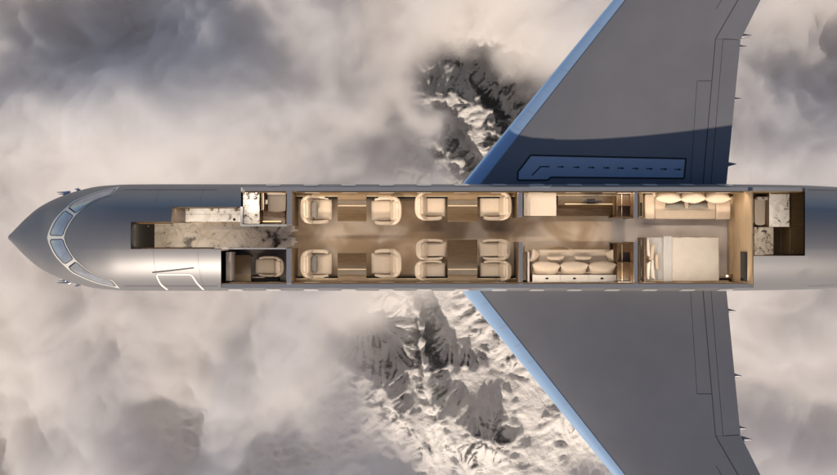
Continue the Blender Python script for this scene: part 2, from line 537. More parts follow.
def marble(name, base, cloudy, vein, vscale=1.6, thr=(0.5, 0.62), rough=0.22, seed=0.0):
    m, t, o = mat(name)
    b = N(t, 'ShaderNodeBsdfPrincipled', i_Roughness=rough)
    tc = N(t, 'ShaderNodeTexCoord')
    mp = N(t, 'ShaderNodeMapping')
    mp.inputs['Location'].default_value = (seed, seed * 1.7, 0)
    t.links.new(tc.outputs['Object'], mp.inputs[0])
    n0 = N(t, 'ShaderNodeTexNoise', i_Scale=vscale, i_Detail=8, i_Roughness=0.62, i_Distortion=1.2)
    vo = N(t, 'ShaderNodeTexVoronoi', feature='DISTANCE_TO_EDGE', i_Scale=vscale * 1.1)
    n1 = N(t, 'ShaderNodeTexNoise', i_Scale=vscale * 2.3, i_Detail=9, i_Roughness=0.72, i_Distortion=0.8)
    warp = N(t, 'ShaderNodeVectorMath', operation='MULTIPLY_ADD')
    warp.inputs[1].default_value = (0.5, 0.5, 0.5)
    t.links.new(mp.outputs[0], n0.inputs[0]); t.links.new(mp.outputs[0], n1.inputs[0])
    t.links.new(n1.outputs['Color'], warp.inputs[0]); t.links.new(mp.outputs[0], warp.inputs[2])
    t.links.new(warp.outputs[0], vo.inputs[0])
    r0 = N(t, 'ShaderNodeValToRGB')
    r0.color_ramp.elements[0].position = 0.38; r0.color_ramp.elements[0].color = (*base, 1)
    r0.color_ramp.elements[1].position = 0.62; r0.color_ramp.elements[1].color = (*cloudy, 1)
    t.links.new(n0.outputs[0], r0.inputs[0])
    dark = N(t, 'ShaderNodeMapRange', interpolation_type='SMOOTHSTEP')
    dark.inputs['From Min'].default_value = thr[0]; dark.inputs['From Max'].default_value = thr[1]
    mul = N(t, 'ShaderNodeMath', operation='MULTIPLY')
    t.links.new(n0.outputs[0], mul.inputs[0]); t.links.new(n1.outputs[0], mul.inputs[1])
    sq = N(t, 'ShaderNodeMath', operation='SQRT')
    t.links.new(mul.outputs[0], sq.inputs[0]); t.links.new(sq.outputs[0], dark.inputs[0])
    line = N(t, 'ShaderNodeMapRange')
    line.inputs['From Min'].default_value = 0.0; line.inputs['From Max'].default_value = 0.045
    line.inputs['To Min'].default_value = 0.22; line.inputs['To Max'].default_value = 0.0
    t.links.new(vo.outputs['Distance'], line.inputs[0])
    mxx = N(t, 'ShaderNodeMath', operation='MAXIMUM')
    t.links.new(dark.outputs[0], mxx.inputs[0]); t.links.new(line.outputs[0], mxx.inputs[1])
    mix = N(t, 'ShaderNodeMix', data_type='RGBA')
    t.links.new(mxx.outputs[0], mix.inputs[0]); t.links.new(r0.outputs[0], mix.inputs[6])
    mix.inputs[7].default_value = (*vein, 1)
    t.links.new(mix.outputs[2], b.inputs['Base Color'])
    t.links.new(b.outputs[0], o.inputs[0])
    return m
def carpet(name, c0, c1, c2):
    m, t, o = mat(name)
    b = N(t, 'ShaderNodeBsdfPrincipled', i_Roughness=0.9)
    tc = N(t, 'ShaderNodeTexCoord')
    n = N(t, 'ShaderNodeTexNoise', i_Scale=0.75, i_Detail=2.0, i_Roughness=0.45, i_Distortion=0.6)
    t.links.new(tc.outputs['Object'], n.inputs[0])
    r_ = N(t, 'ShaderNodeValToRGB')
    r_.color_ramp.elements[0].position = 0.42; r_.color_ramp.elements[0].color = (*c0, 1)
    r_.color_ramp.elements[1].position = 0.62; r_.color_ramp.elements[1].color = (*c2, 1)
    e = r_.color_ramp.elements.new(0.52); e.color = (*c1, 1)
    t.links.new(n.outputs[0], r_.inputs[0]); t.links.new(r_.outputs[0], b.inputs['Base Color'])
    n2 = N(t, 'ShaderNodeTexNoise', i_Scale=90, i_Detail=3)
    t.links.new(tc.outputs['Object'], n2.inputs[0])
    bp = N(t, 'ShaderNodeBump', i_Strength=0.5, i_Distance=0.01)
    t.links.new(n2.outputs[0], bp.inputs['Height']); t.links.new(bp.outputs[0], b.inputs['Normal'])
    t.links.new(b.outputs[0], o.inputs[0])
    return m

SKIN = princ('brushed_skin_metal', (0.25, 0.255, 0.27), 0.52, 0.72, var=0.04, vscale=0.5)
WING = princ('wing_grey_paint', (0.205, 0.21, 0.23), 0.36, 0.32, var=0.05, vscale=0.5, rvar=0.05)
EDGE = princ('polished_blue_edge', (0.42, 0.62, 0.88), 0.28, 0.5, var=0.04, vscale=1.2)
FRAME = princ('windshield_frame_grey', (0.68, 0.68, 0.66), 0.4, 0.3)
SEAM = princ('dark_seam', (0.045, 0.045, 0.05), 0.6)
SKSEAM = princ('skin_seam_grey', (0.14, 0.14, 0.15), 0.5, 0.4)
WHITE = princ('white_paint', (0.78, 0.77, 0.74), 0.4, var=0.03)
BLUEPAINT = princ('walkway_blue_paint', (0.38, 0.46, 0.58), 0.5, 0.1, var=0.05, vscale=4)
BLACK = princ('black_lacquer', (0.010, 0.010, 0.010), 0.6, var=0.1, spec=0.15)
BLACKP = princ('black_marking_paint', (0.012, 0.014, 0.018), 0.5)
GLASS = princ('tinted_window_glass', (0.36, 0.385, 0.43), 0.08, 0.55, var=0.18, vscale=3, coat=0.6)
WINP = princ('window_panel', (0.66, 0.66, 0.66), 0.3, 0.6, var=0.05)
CAP = princ('cut_edge_metal', (0.36, 0.37, 0.39), 0.3, 0.5, var=0.04)
LEATHER = princ('cream_leather', (0.44, 0.36, 0.28), 0.5, var=0.06, vscale=5, bump=0.25, bscale=45, bdist=0.004)
LINEN = princ('cream_linen', (0.46, 0.375, 0.29), 0.85, var=0.06, vscale=6, bump=0.4, bscale=38, bdist=0.006)
SHEET = princ('white_bed_linen', (0.52, 0.475, 0.42), 0.85, var=0.04, vscale=4, bump=0.4, bscale=12, bdist=0.012)
GREYSHEET = princ('pale_grey_linen', (0.44, 0.425, 0.41), 0.85, var=0.04, bump=0.3, bscale=30, bdist=0.004)
GREYFAB = princ('grey_woven_fabric', (0.125, 0.115, 0.10), 0.9, var=0.35, vscale=28, bump=0.6, bscale=70, bdist=0.006)
IVORY = princ('ivory_lacquer', (0.52, 0.48, 0.43), 0.4, var=0.03)
BEIGE = princ('beige_lacquer', (0.42, 0.36, 0.30), 0.4, var=0.03)
DWOOD = wood('dark_walnut', (0.055, 0.030, 0.014), (0.125, 0.075, 0.036), 0.35)
MWOOD = wood('brown_walnut', (0.05, 0.030, 0.013), (0.095, 0.060, 0.028), 0.38)
GWOOD = wood('golden_wood', (0.115, 0.072, 0.032), (0.20, 0.13, 0.06), 0.4)
TWOOD = wood('light_burl_wood', (0.26, 0.18, 0.10), (0.42, 0.31, 0.195), 0.4, 'Y', 0.5)
MARB = marble('white_marble', (0.80, 0.78, 0.75), (0.70, 0.66, 0.61), (0.07, 0.05, 0.035), 2.1, (0.53, 0.62), 0.25, 3.0)
MARBD = marble('veined_marble', (0.62, 0.57, 0.50), (0.45, 0.38, 0.31), (0.05, 0.035, 0.025), 2.6, (0.51, 0.60), 0.25, 8.0)
MFLOOR = marble('marble_floor', (0.74, 0.67, 0.58), (0.56, 0.47, 0.37), (0.05, 0.035, 0.022), 0.95, (0.505, 0.60), 0.25, 1.35)
CARPET = carpet('taupe_carpet', (0.33, 0.23, 0.145), (0.40, 0.295, 0.20), (0.54, 0.44, 0.345))
CARPETB = carpet('pale_carpet', (0.42, 0.37, 0.335), (0.47, 0.415, 0.38), (0.52, 0.47, 0.43))
GCARPET = carpet('grey_carpet', (0.33, 0.29, 0.27), (0.38, 0.34, 0.31), (0.42, 0.38, 0.36))
BRASS = princ('brass_trim', (0.50, 0.40, 0.27), 0.45, 0.5)
CHROME = princ('chrome', (0.72, 0.72, 0.74), 0.15, 1.0)
SCREEN = princ('dark_screen', (0.02, 0.022, 0.026), 0.12, coat=0.5)
GREYP = princ('grey_panel', (0.28, 0.25, 0.235), 0.45, var=0.05)
COVE_FILL = princ('warm_cove_fill', (0.9, 0.8, 0.65), 0.5, emit=((1.0, 0.87, 0.72), 68.0))  # shared by the wall coves and the added fill strips
GLOW = princ('small_lamp_glow', (0.9, 0.7, 0.5), 0.5, emit=((1.0, 0.55, 0.22), 5.0))
BOTTLE = princ('dark_glass_bottle', (0.05, 0.045, 0.035), 0.1, coat=0.4)
SILVER = princ('smoked_glassware', (0.13, 0.125, 0.12), 0.3, 0.3)

# ------------------------------------------------------------------ fuselage
def pchip(xs, ys):
    xs, ys = np.array(xs, float), np.array(ys, float)
    h = np.diff(xs); dl = np.diff(ys) / h
    d_ = np.zeros_like(xs)
    for i in range(1, len(xs) - 1):
        if dl[i - 1] * dl[i] > 0:
            w1, w2 = 2 * h[i] + h[i - 1], h[i] + 2 * h[i - 1]
            d_[i] = (w1 + w2) / (w1 / dl[i - 1] + w2 / dl[i])
    d_[0], d_[-1] = dl[0], dl[-1]
    def f(x):
        x = min(max(x, xs[0]), xs[-1])
        i = min(int(np.searchsorted(xs, x, 'right')) - 1, len(xs) - 2)
        t_ = (x - xs[i]) / h[i]
        return float((2*t_**3 - 3*t_**2 + 1) * ys[i] + (t_**3 - 2*t_**2 + t_) * h[i] * d_[i] + (-2*t_**3 + 3*t_**2) * ys[i+1] + (t_**3 - t_**2) * h[i] * d_[i+1])
    return f
K = 36.9 / 36.0 / 28.0
XN = (6.2 - 418.5) * K
def sx(px):
    return math.sqrt(max(0.0, (px - 418.5) * K - XN))
ns = [6.2, 9.5, 15.2, 25.8, 39, 52, 65, 78, 104, 132, 170, 700, 790, 840, 900, 1000, 1080]
_w = pchip([sx(p) for p in ns], [v * K for v in (0, 4.2, 9.6, 19.8, 30.3, 37.2, 42.4, 46.4, 51.5, 53.0, 53.2, 53.2, 52.3, 50, 45, 32, 20)])
_t = pchip([sx(p) for p in ns], [0, .16, .30, .50, .68, .86, 1.16, 1.42, 1.80, 2.03, 2.1, 2.1, 2.1, 2.06, 1.98, 1.7, 1.4])
_b = pchip([sx(p) for p in ns], [0, .2, .38, .68, 1.0, 1.25, 1.45, 1.62, 1.88, 2.05, 2.1, 2.1, 2.1, 1.95, 1.6, 0.9, 0.4])
_c = pchip([sx(p) for p in ns], [.92, .92, .93, .95, .98, 1.01, 1.04, 1.06, 1.09, 1.1, 1.1, 1.1, 1.1, 1.12, 1.2, 1.4, 1.6])
NE = 2.2
def fus(x):
    s = math.sqrt(max(0.0, x - XN))
    return _w(s), _t(s), _b(s), _c(s)
def roof(x, y):
    w_, t_, b_, c_ = fus(x)
    v = min(abs(y) / max(w_, 1e-6), 0.9995)
    return c_ + t_ * (1 - v**NE)**(1 / NE)
ZCUT = 2.0
VCUT = (1 - (0.9 / 2.1)**NE)**(1 / NE)
WMAX = 53.2 * K
INW = 1.655
fx = lambda px, z=3.0: P(px, 0, z)[0]
fy = lambda py, z=3.0: P(0, py, z)[1]
X_GAL0, X_COR0, X_LAV, X_CREW, X_AFT, X_END = fx(172), fx(132), -6.43, -7.07, 11.97, 13.81
BEND = {X_CREW: 221, X_AFT: 753.5, X_END: 805, X_LAV: 241}
Y_UP, Y_LO, Y_GAL, Y_AFT = fy(222), fy(249), fy(207), fy(256)
def is_open(x, y):
    if X_LAV < x < X_AFT and (y > Y_LO):
        return True
    if X_CREW < x < X_AFT and y < Y_LO:
        return True
    if X_COR0 < x <= X_LAV and Y_LO < y < Y_UP:
        return True
    if X_GAL0 < x <= X_LAV and Y_UP <= y < Y_GAL:
        return True
    if X_AFT <= x < X_END and y > Y_AFT:
        return True
    return False
plane = thing('airliner', 'silver grey business jet airliner with the cabin roof cut away, flying over clouds', 'airplane')
xs = [XN + (0.03 * k)**1 * (k / 8) for k in range(0, 30)]
x = xs[-1]
while x < 23:
    x += 0.16 if x < -9 else 0.35
    xs.append(x)
xs = sorted(xs + [X_GAL0, X_COR0, X_LAV, X_CREW, X_AFT, X_END])
xs = [a for i, a in enumerate(xs) if i == 0 or a - xs[i - 1] > 0.012 or a in (X_GAL0, X_COR0, X_LAV, X_CREW, X_AFT, X_END)]
vs = [math.sin(math.pi / 2 * k / 14) for k in range(-13, 14)] + [Y_UP / WMAX, Y_LO / WMAX, Y_GAL / WMAX, Y_AFT / WMAX, VCUT, -VCUT] + [0.96, -0.96, 0.985, -0.985]
vs = sorted(vs)
vs = [-1.0] + [a for i, a in enumerate(vs) if i == 0 or a - vs[i - 1] > 0.004] + [1.0]
bm = B()
top_v, low_v = [], []
NL = 44
for x in xs:
    w_, t_, b_, c_ = fus(x)
    row = []
    for v in vs:
        z = c_ + t_ * max(0.0, 1 - abs(v)**NE)**(1 / NE)
        # the cabin opening is sawn square to the view from above
        lower_half = x == X_END or (x == X_LAV and v * WMAX > Y_GAL - 0.01) or (x in (X_CREW, X_AFT) and v * WMAX < Y_LO + 0.01)
        row.append(bm.verts.new((P(BEND[x], 0, max(z, ZCUT))[0] if x in BEND and lower_half and abs(v) < 0.95 else x, v * w_, z)))
    top_v.append(row)
    row = []
    for k in range(1, NL):
        a = math.pi * k / NL
        row.append(bm.verts.new((x, w_ * math.copysign(abs(math.cos(a))**(2 / NE), math.cos(a)), c_ - b_ * math.sin(a)**(2 / NE))))
    low_v.append(row)
for i in range(len(xs) - 1):
    xm = (xs[i] + xs[i + 1]) / 2
    for j in range(len(vs) - 1):
        vm = (vs[j] + vs[j + 1]) / 2
        if abs(vm) < VCUT and is_open(xm, vm * WMAX):
            continue
        bm.faces.new([top_v[i][j], top_v[i + 1][j], top_v[i + 1][j + 1], top_v[i][j + 1]])
    a = [top_v[i][-1]] + low_v[i] + [top_v[i][0]]
    b_ = [top_v[i + 1][-1]] + low_v[i + 1] + [top_v[i + 1][0]]
    for j in range(len(a) - 1):
        bm.faces.new([a[j], b_[j], b_[j + 1], a[j + 1]])
bm.faces.new([top_v[-1][j] for j in range(len(vs))] + low_v[-1])
bmesh.ops.remove_doubles(bm, verts=bm.verts, dist=0.0004)
bmesh.ops.dissolve_degenerate(bm, edges=bm.edges, dist=0.0002)
bm.faces.ensure_lookup_table()
fuselage = obj('fuselage', bm, SKIN, plane, smooth=True, recalc=True)

# panel seams of the skin: hoops and long lines
def hoop(px, v0, v1, wd=0.012):
    x = (px - 418.5) * K
    bm = B()
    prev = None
    for k in range(25):
        v = v0 + (v1 - v0) * k / 24
        cur = []
        for dx in (-wd / 2, wd / 2):
            w_ = fus(x + dx)[0]
            cur.append(bm.verts.new((x + dx, v * w_, roof(x + dx, v * w_) + 0.004)))
        if prev:
            bm.faces.new([prev[0], prev[1], cur[1], cur[0]])
        prev = cur
    obj('skin_seam', bm, SKSEAM, plane)
for px in (168, 210):
    hoop(px, -0.985, (Y_LO - .05) / WMAX if px > 132 else 0.985)
    if px > 132:
        hoop(px, (Y_UP + .7) / WMAX, 0.985)
for px in (822, 870, 930):
    hoop(px, -0.985, 0.985)
def line_on_roof(bm, pts, wpx, off):
    ribbon(bm, pts, wpx, roof, off, 1.5)
for y_ in (189.6, 286.2):
    bm = B(); line_on_roof(bm, [(124, y_), (217, y_)], 0.5, 0.005); obj('skin_seam', bm, SKSEAM, plane)
    bm = B(); line_on_roof(bm, [(808, y_), (860, y_ + (1.5 if y_ < 200 else -1.5))], 0.5, 0.005); obj('skin_seam', bm, SKSEAM, plane)

# windshield band: white frame and six panes
lowc = [(47.2, 237.5), (49.6, 229.5), (56, 217.8), (70.0, 204.0), (78, 199.3), (96.5, 191.9), (120, 186.5)]
uppc = [(64.2, 237.5), (66.7, 229.5), (74.4, 216.8), (86, 206.2), (92, 202.4), (100, 198.8), (112.5, 194.6)]
def roof_s(x, y):
    return roof(x, min(max(y, -0.995 * fus(x)[0]), 0.995 * fus(x)[0]))
LO = smooth_path(lowc, 60); UP = smooth_path(uppc, 60)
mir = lambda p: np.array([p[0], 475.0 - p[1]])
def lerp2(a, b_, f):
    return a * (1 - f) + b_ * f
bm = B()
patch(bm, LO, UP, 60, 5, roof_s, 0.012)
patch(bm, [mir(p) for p in LO], [mir(p) for p in UP], 60, 5, roof_s, 0.012)
bmesh.ops.remove_doubles(bm, verts=bm.verts, dist=0.001)
wframe = obj('windshield_frame', bm, FRAME, plane, smooth=True)
for side in (0, 1):
    for i0, i1, f0, f1 in ((1.2, 20.9, 0.10, 0.92), (23.4, 58.6, 0.09, 0.92)):
        def at(i, f):
            k = int(min(i, 59)); r_ = i - k
            p = lerp2(lerp2(LO[k], LO[k + 1], r_), lerp2(UP[k], UP[k + 1], r_), f)
            return mir(p) if side else p
        n_ = 16
        # slight inset at the pane's ends gives rounded corners
        A = []; Bq = []
        for q in range(n_ + 1):
            i = i0 + (i1 - i0) * q / n_
            e = 0.10 if q in (0, n_) else 0.0
            A.append(at(i, f0 + e)); Bq.append(at(i, f1 - e))
        bm = B(); patch(bm, A, Bq, n_, 4, roof_s, 0.018)
        gk = obj('pane_seal', bm, BLACKP, wframe, smooth=True)
        A2 = [lerp2(a, b_, 0.07) for a, b_ in zip(A, Bq)]; B2 = [lerp2(a, b_, 0.95) for a, b_ in zip(A, Bq)]
        A2[0] = lerp2(A2[0], A2[1], .5); B2[0] = lerp2(B2[0], B2[1], .5); A2[-1] = lerp2(A2[-1], A2[-2], .4); B2[-1] = lerp2(B2[-1], B2[-2], .4)
        bm = B(); patch(bm, A2, B2, n_, 4, roof_s, 0.024)
        obj('windshield_pane', bm, GLASS, wframe, smooth=True)

# nose probes on both cheeks
for sgn in (1, -1):
    for px, hw, ln, rad in ((66.5, 44.4, 14, 0.06), (63.5, 42.6, 8, 0.04), (77, 47.6, 4, 0.06)):
        x = (px - 418.5) * K; y = (hw + 1.0) * K * sgn
        bm = B()
        y_in = (fus(x)[0] - 0.12) * sgn
        box(bm, x - 0.03, x + 0.10, min(y_in, y), max(y_in, y), 0.98, 1.06, 0.01)
        L = ln / 28
        tube(bm, [(x - L * .75, y, 1.02), (x - L * .3, y, 1.02), (x + L * .1, y, 1.02), (x + L * .25, y, 1.02)], [rad * .25, rad * .5, rad, rad * .8], 10)
        obj('pitot_probe', bm, CHROME, plane, smooth=True)

# forward door outline and gutter, overwing exit outline: painted on the skin
def rounded(pts, r=3.0):
    out = []
    for i, p in enumerate(pts):
        if i in (0, len(pts) - 1):
            out.append(np.array(p, float)); continue
        a, b_, c_ = (np.array(q, float) for q in (pts[i - 1], p, pts[i + 1]))
        d0 = (a - b_) / np.linalg.norm(a - b_); d1 = (c_ - b_) / np.linalg.norm(c_ - b_)
        for k in range(7):
            t_ = k / 6
            out.append((1 - t_)**2 * (b_ + d0 * r) + 2 * t_ * (1 - t_) * b_ + t_**2 * (b_ + d1 * r))
    return out
bm = B(); ribbon(bm, rounded([(168.0, 290.2), (160.5, 284.5), (156.0, 274.6), (191.3, 274.6), (197.5, 284), (204, 290.2)]), 1.5, roof_s, 0.006, 1.0)
obj('door_outline', bm, WHITE, plane)
bm = B(); ribbon(bm, [(152.3, 272.8), (170, 271), (194, 268.2)], 0.7, roof_s, 0.03, 1.5)
obj('rain_gutter', bm, SEAM, plane)

# cut edge of the walls, inner lining
def side_y(x, z):
    w_, t_, b_, c_ = fus(x)
    h = t_ if z > c_ else b_
    return w_ * max(0.0, 1 - (abs(z - c_) / h)**NE)**(1 / NE)
for sgn, x0, x1 in ((1, X_LAV, X_END), (-1, X_CREW, X_AFT)):
    bm = B()
    yo = VCUT * WMAX
    n_ = 40
    prev = None
    for k in range(n_ + 1):
        x = x0 + (x1 - x0) * k / n_
        yo = VCUT * fus(x)[0]
        cur = [bm.verts.new((x, sgn * (INW - 0.0), ZCUT)), bm.verts.new((x, sgn * yo, ZCUT + 0.003)), bm.verts.new((x, sgn * INW, 0.0))]
        if prev:
            bm.faces.new([prev[0], cur[0], cur[1], prev[1]])
        prev = cur
    obj('wall_cut_edge', bm, CAP, plane)
    bm = B()
    box(bm, x0, x1, sgn * (INW + 0.001), sgn * (INW - 0.02), 0.12, ZCUT - 0.004)
    obj('side_lining', bm, GWOOD, plane)

# cabin windows: pane in a white frame, both sides
for px in [198.5 + 37.6 * k for k in range(1, 15)]:
    for sgn in (1, -1):
        xc = P(px, 0, 1.7)[0]
        if sgn == 1 and px < 250:
            continue
        def wpatch(hw, z0, z1, off):
            bm = B()
            g = []
            for i in range(7):
                z = z0 + (z1 - z0) * i / 6
                e = hw * (1 - 0.22 * abs(2 * i / 6 - 1)**4)
                g.append([bm.verts.new((xc + e * q, sgn * (side_y(xc, z) + off), z + off * 0.5)) for q in (-1, -0.5, 0, 0.5, 1)])
            for i in range(6):
                for j in range(4):
                    bm.faces.new([g[i][j], g[i][j + 1], g[i + 1][j + 1], g[i + 1][j]])
            return bm
        f = obj('window_frame', wpatch(0.29, 1.40, 1.93, 0.008), CAP, plane, smooth=True)
        obj('window_pane', wpatch(0.255, 1.42, 1.915, 0.014), WINP, f, smooth=True)
        # inner reveal seen as a pale panel on the lining
        bm = B()
        box(bm, xc - 0.27, xc + 0.27, sgn * (INW - 0.021), sgn * (INW - 0.035), 1.2, 1.8, 0.006)
        obj('window_blind', bm, BEIGE, f)
# warm coves under the cut edge; strips elsewhere are added fill light
def cove_fill_bar(p0, p1, inward, z, w_=0.05, cover=True):     # glowing face looks inward and down
    i = Vector((inward[0], inward[1], 0)).normalized()
    bm = B()
    q0, q1 = Vector((p0[0], p0[1], z)), Vector((p1[0], p1[1], z))
    up_ = Vector((0, 0, w_ * 1.3)) + i * (w_ * 0.42)
    fc = bm.faces.new([bm.verts.new(q) for q in (q0, q1, q1 + up_, q0 + up_)])
    bm.normal_update()
    if fc.normal.dot(i) < 0:
        bmesh.ops.reverse_faces(bm, faces=[fc])
    ls = obj('cove_fill_strip', bm, COVE_FILL, plane, recalc=False)
    bm = B()
    a_, b_ = q0 - i * .004, q1 + i * (w_ * .42 + .004)
    zt = z + w_ * 1.3
    bk = [q0 - i * .008, q1 - i * .003]
    box(bm, min(bk[0].x, bk[1].x) - .0005, max(bk[0].x, bk[1].x) + .0005, min(bk[0].y, bk[1].y) - .0005, max(bk[0].y, bk[1].y) + .0005, z, zt + .002)
    box(bm, min(a_.x, b_.x) - .001, max(a_.x, b_.x) + .001, min(a_.y, b_.y) - .001, max(a_.y, b_.y) + .001, zt + .003, zt + .014)
    for e_ in (q0, q1):
        c_ = [e_ - i * .006, e_ + i * (w_ * .42 + .003)]
        al = (q1 - q0).normalized() * .004
        box(bm, min(c_[0].x, c_[1].x) - abs(al.x), max(c_[0].x, c_[1].x) + abs(al.x), min(c_[0].y, c_[1].y) - abs(al.y), max(c_[0].y, c_[1].y) + abs(al.y), z - .004, zt + .002)
    obj('cove_fill_cover', bm, GWOOD, ls)
for sgn, x0, x1 in ((1, -4.35, 11.6), (-1, -4.35, 11.6), (1, -6.2, -4.75), (-1, -6.6, -4.75)):
    cove_fill_bar((x0, sgn * (INW - 0.025)), (x1, sgn * (INW - 0.025)), (0, -sgn), 1.93)
for px, y0, y1, d_ in ((293.2, 1.5, .5, 1), (292.8, -.5, -1.5, 1), (523.7, -.3, -1.5, 1),
                       (638.9, .75, 1.5, 1), (638.9, -.25, -1.5, 1)):
    x = P(px, 0, 1.93)[0]
    cove_fill_bar((x, y0), (x, y1), (d_, 0), 1.92)  # added fill on the bulkheads to brighten the aisle
cove_fill_bar((11.83, -.6), (11.83, 1.5), (1, 0), 2.0)  # added fill for the aft lavatory
cove_fill_bar((X_COR0 + .05, Y_LO + .02), (X_CREW - .1, Y_LO + .02), (0, 1), 2.6, 0.07)  # added fill over corridor and galley, also the next bars
cove_fill_bar((X_COR0 + .05, Y_UP - .03), (X_GAL0 - .1, Y_UP - .03), (0, -1), 2.6, 0.06)
cove_fill_bar((X_GAL0 + .05, Y_GAL - .01), (X_LAV - .3, Y_GAL - .01), (0, -1), 2.5, 0.035)
cove_fill_bar((-6.58, 1.1), (-6.58, 1.6), (1, 0), 1.9)  # added fill for the forward lavatory
cove_fill_bar((12.2, Y_AFT + .02), (13.3, Y_AFT + .02), (0, 1), 2.4)
# floors (parts of the aircraft)
bm = B(); box(bm, fx(132), 15.0, -1.5, 1.5, -0.2, -0.02); obj('floor_panel', bm, DWOOD, plane)
def sheet(bm, pts, z):
    q = [P(px, py, z) for px, py in pts]
    f = bm.faces.new([bm.verts.new((x, min(max(y, -INW - .01), INW + .01), z)) for x, y in q])
    bmesh.ops.triangulate(bm, faces=[f])
bm = B(); sheet(bm, [(286, 190), (640, 190), (640, 288), (286, 288)], 0.0); obj('carpet', bm, CARPET, plane)
bm = B(); sheet(bm, [(612, 190), (734, 190), (734, 288), (612, 288)], 0.004); obj('carpet', bm, CARPETB, plane)
rg = random.Random(4)
edge = [(293.5 + 3.5 * math.sin(k * .41) + 2.2 * math.sin(k * 1.3 + 1) + rg.uniform(-1.6, 1.6), 226 + .8 * k) for k in range(0, 31)]
bm = B(); sheet(bm, [(140, 190), (285, 190), (285, 225)] + edge + [(285, 252), (140, 252)], 0.006); obj('marble_floor', bm, MFLOOR, plane)
bm = B(); sheet(bm, [(226, 249), (290, 249), (290, 288), (226, 288)], 0.010); obj('carpet', bm, GCARPET, plane)

# bulkheads
def wall_roof(bm, x0, y0, x1, y1, th=0.05, zmax=None, drop_=0.02, bend=None):   # vertical wall that follows the roof above it
    n_ = 14
    dx, dy = x1 - x0, y1 - y0
    L = math.hypot(dx, dy)
    nx_, ny_ = -dy / L * th / 2, dx / L * th / 2
    rows = []
    for k in range(n_ + 1):
        x, y = x0 + dx * k / n_, y0 + dy * k / n_
        z = min(roof(x, y) - drop_, zmax if zmax else 9)
        if bend:
            x = P(bend[0], 0, max(roof(x, y), ZCUT))[0] + bend[1]
        rows.append([bm.verts.new((x + s_ * nx_, y + s_ * ny_, zz)) for s_, zz in ((1, 0), (1, z), (-1, z), (-1, 0))])
    for a, b_ in zip(rows[:-1], rows[1:]):
        for j in range(4):
            bm.faces.new([a[j], b_[j], b_[(j + 1) % 4], a[(j + 1) % 4]])
    bm.faces.new(rows[0]); bm.faces.new(rows[-1])
def bulk(px0, px1, py0, py1, m=DWOOD, z=1.985):
    bm = B(); pbox(bm, px0, px1, py0, py1, 0, z)
    b_ = obj('bulkhead', bm, m, plane)
    bm = B(); pbox(bm, px0 - .05, px1 + .05, py0 - .05, py1 + .05, z + .001, z + 0.016, 0.004)
    obj('bulkhead_cap', bm, CAP, b_)
bulk(287, 292, 191.2, 225)
bulk(286.5, 291.5, 248.5, 283.8)
bulk(518, 522.5, 191.2, 217)
bulk(519, 522.4, 242, 283.8)
bulk(634, 637.6, 191.2, 218)
bulk(634, 637.6, 242, 283.8)
bulk(240.6, 286.8, 224.4, 226, BEIGE, 1.2)
bulk(222, 286.3, 247.8, 249.2, DWOOD, 1.3)
bm = B(); wall_roof(bm, -6.62, Y_GAL, -6.62, INW, 0.05); obj('bulkhead', bm, DWOOD, plane)
bulk(240.2, 242.6, 206.6, 224.4, DWOOD, 1.15)
bm = B(); wall_roof(bm, -7.22, Y_LO, -7.22, -INW, 0.05); obj('bulkhead', bm, MWOOD, plane)
bm = B(); wall_roof(bm, X_COR0 - .02, Y_LO - .04, -6.9, Y_LO - .04, 0.05); obj('bulkhead', bm, BEIGE, plane)
bm = B(); wall_roof(bm, X_COR0 - .02, Y_UP + .03, X_GAL0 - .03, Y_UP + .03, 0.05); obj('bulkhead', bm, DWOOD, plane)
bm = B(); wall_roof(bm, X_GAL0 - .03, Y_UP + .06, X_GAL0 - .03, Y_GAL, 0.05); obj('bulkhead', bm, MWOOD, plane)
bm = B(); wall_roof(bm, X_GAL0 - .03, Y_GAL + .03, -6.66, Y_GAL + .03, 0.05); obj('bulkhead', bm, MWOOD, plane)
# cockpit door
bm = B(); wall_roof(bm, X_COR0 - .03, Y_LO, X_COR0 - .03, Y_UP, 0.06)
cd = obj('cockpit_door', bm, BLACK, plane)
bm = B(); box(bm, X_COR0 + .01, X_COR0 + .035, Y_UP - .14, Y_UP - .10, 0.9, 1.05, 0.008); obj('handle', bm, BRASS, cd)
bm = B(); box(bm, X_COR0 + .004, X_COR0 + .02, Y_UP - .05, Y_UP - .01, 0.05, 2.6); obj('door_trim', bm, GWOOD, cd)
# aft bulkhead of pale burl wood
bm = B(); wall_roof(bm, 11.78, -INW, 11.78, INW, 0.05, 2.45, -0.10)
ab = obj('bulkhead', bm, TWOOD, plane)
bm = B(); wall_roof(bm, 14.65, Y_AFT, 14.65, INW, 0.05); obj('bulkhead', bm, MWOOD, plane)
bm = B(); wall_roof(bm, 11.85, Y_AFT - .03, 14.6, Y_AFT - .03, 0.05); obj('bulkhead', bm, MWOOD, plane)
# side ledges along the seating and bedroom
def ledge(px0, px1, up, z=0.74, wpx=3.4, m=GWOOD, gap_shade=False):
    bm = B()
    if up: pbox(bm, px0, px1, 192.6, 192.6 + wpx, 0.0, z, 0.012)
    else: pbox(bm, px0, px1, 282.4 - wpx, 282.4, 0.0, z, 0.012)
    l_ = obj('side_ledge', bm, m, plane, smooth=True)
    bm = B()
    y = 192.6 + wpx + 0.25 if up else 282.4 - wpx - 0.25
    pbox(bm, px0 + .2, px1 - .2, y - .25, y + .25, z - 0.05, z - 0.005)
    obj('ledge_trim', bm, BRASS, l_)
    if gap_shade:
        bm = B()
        pbox(bm, px0 + .3, px1 - .3, *((192.6 + wpx + .6, 192.6 + wpx + 2.2) if up else (282.4 - wpx - 2.2, 282.4 - wpx - .6)), 0.0, 0.60)  # solid black strip stands in for the shadow gap beside the seats
        obj('gap_shade_strip', bm, BLACK, l_)
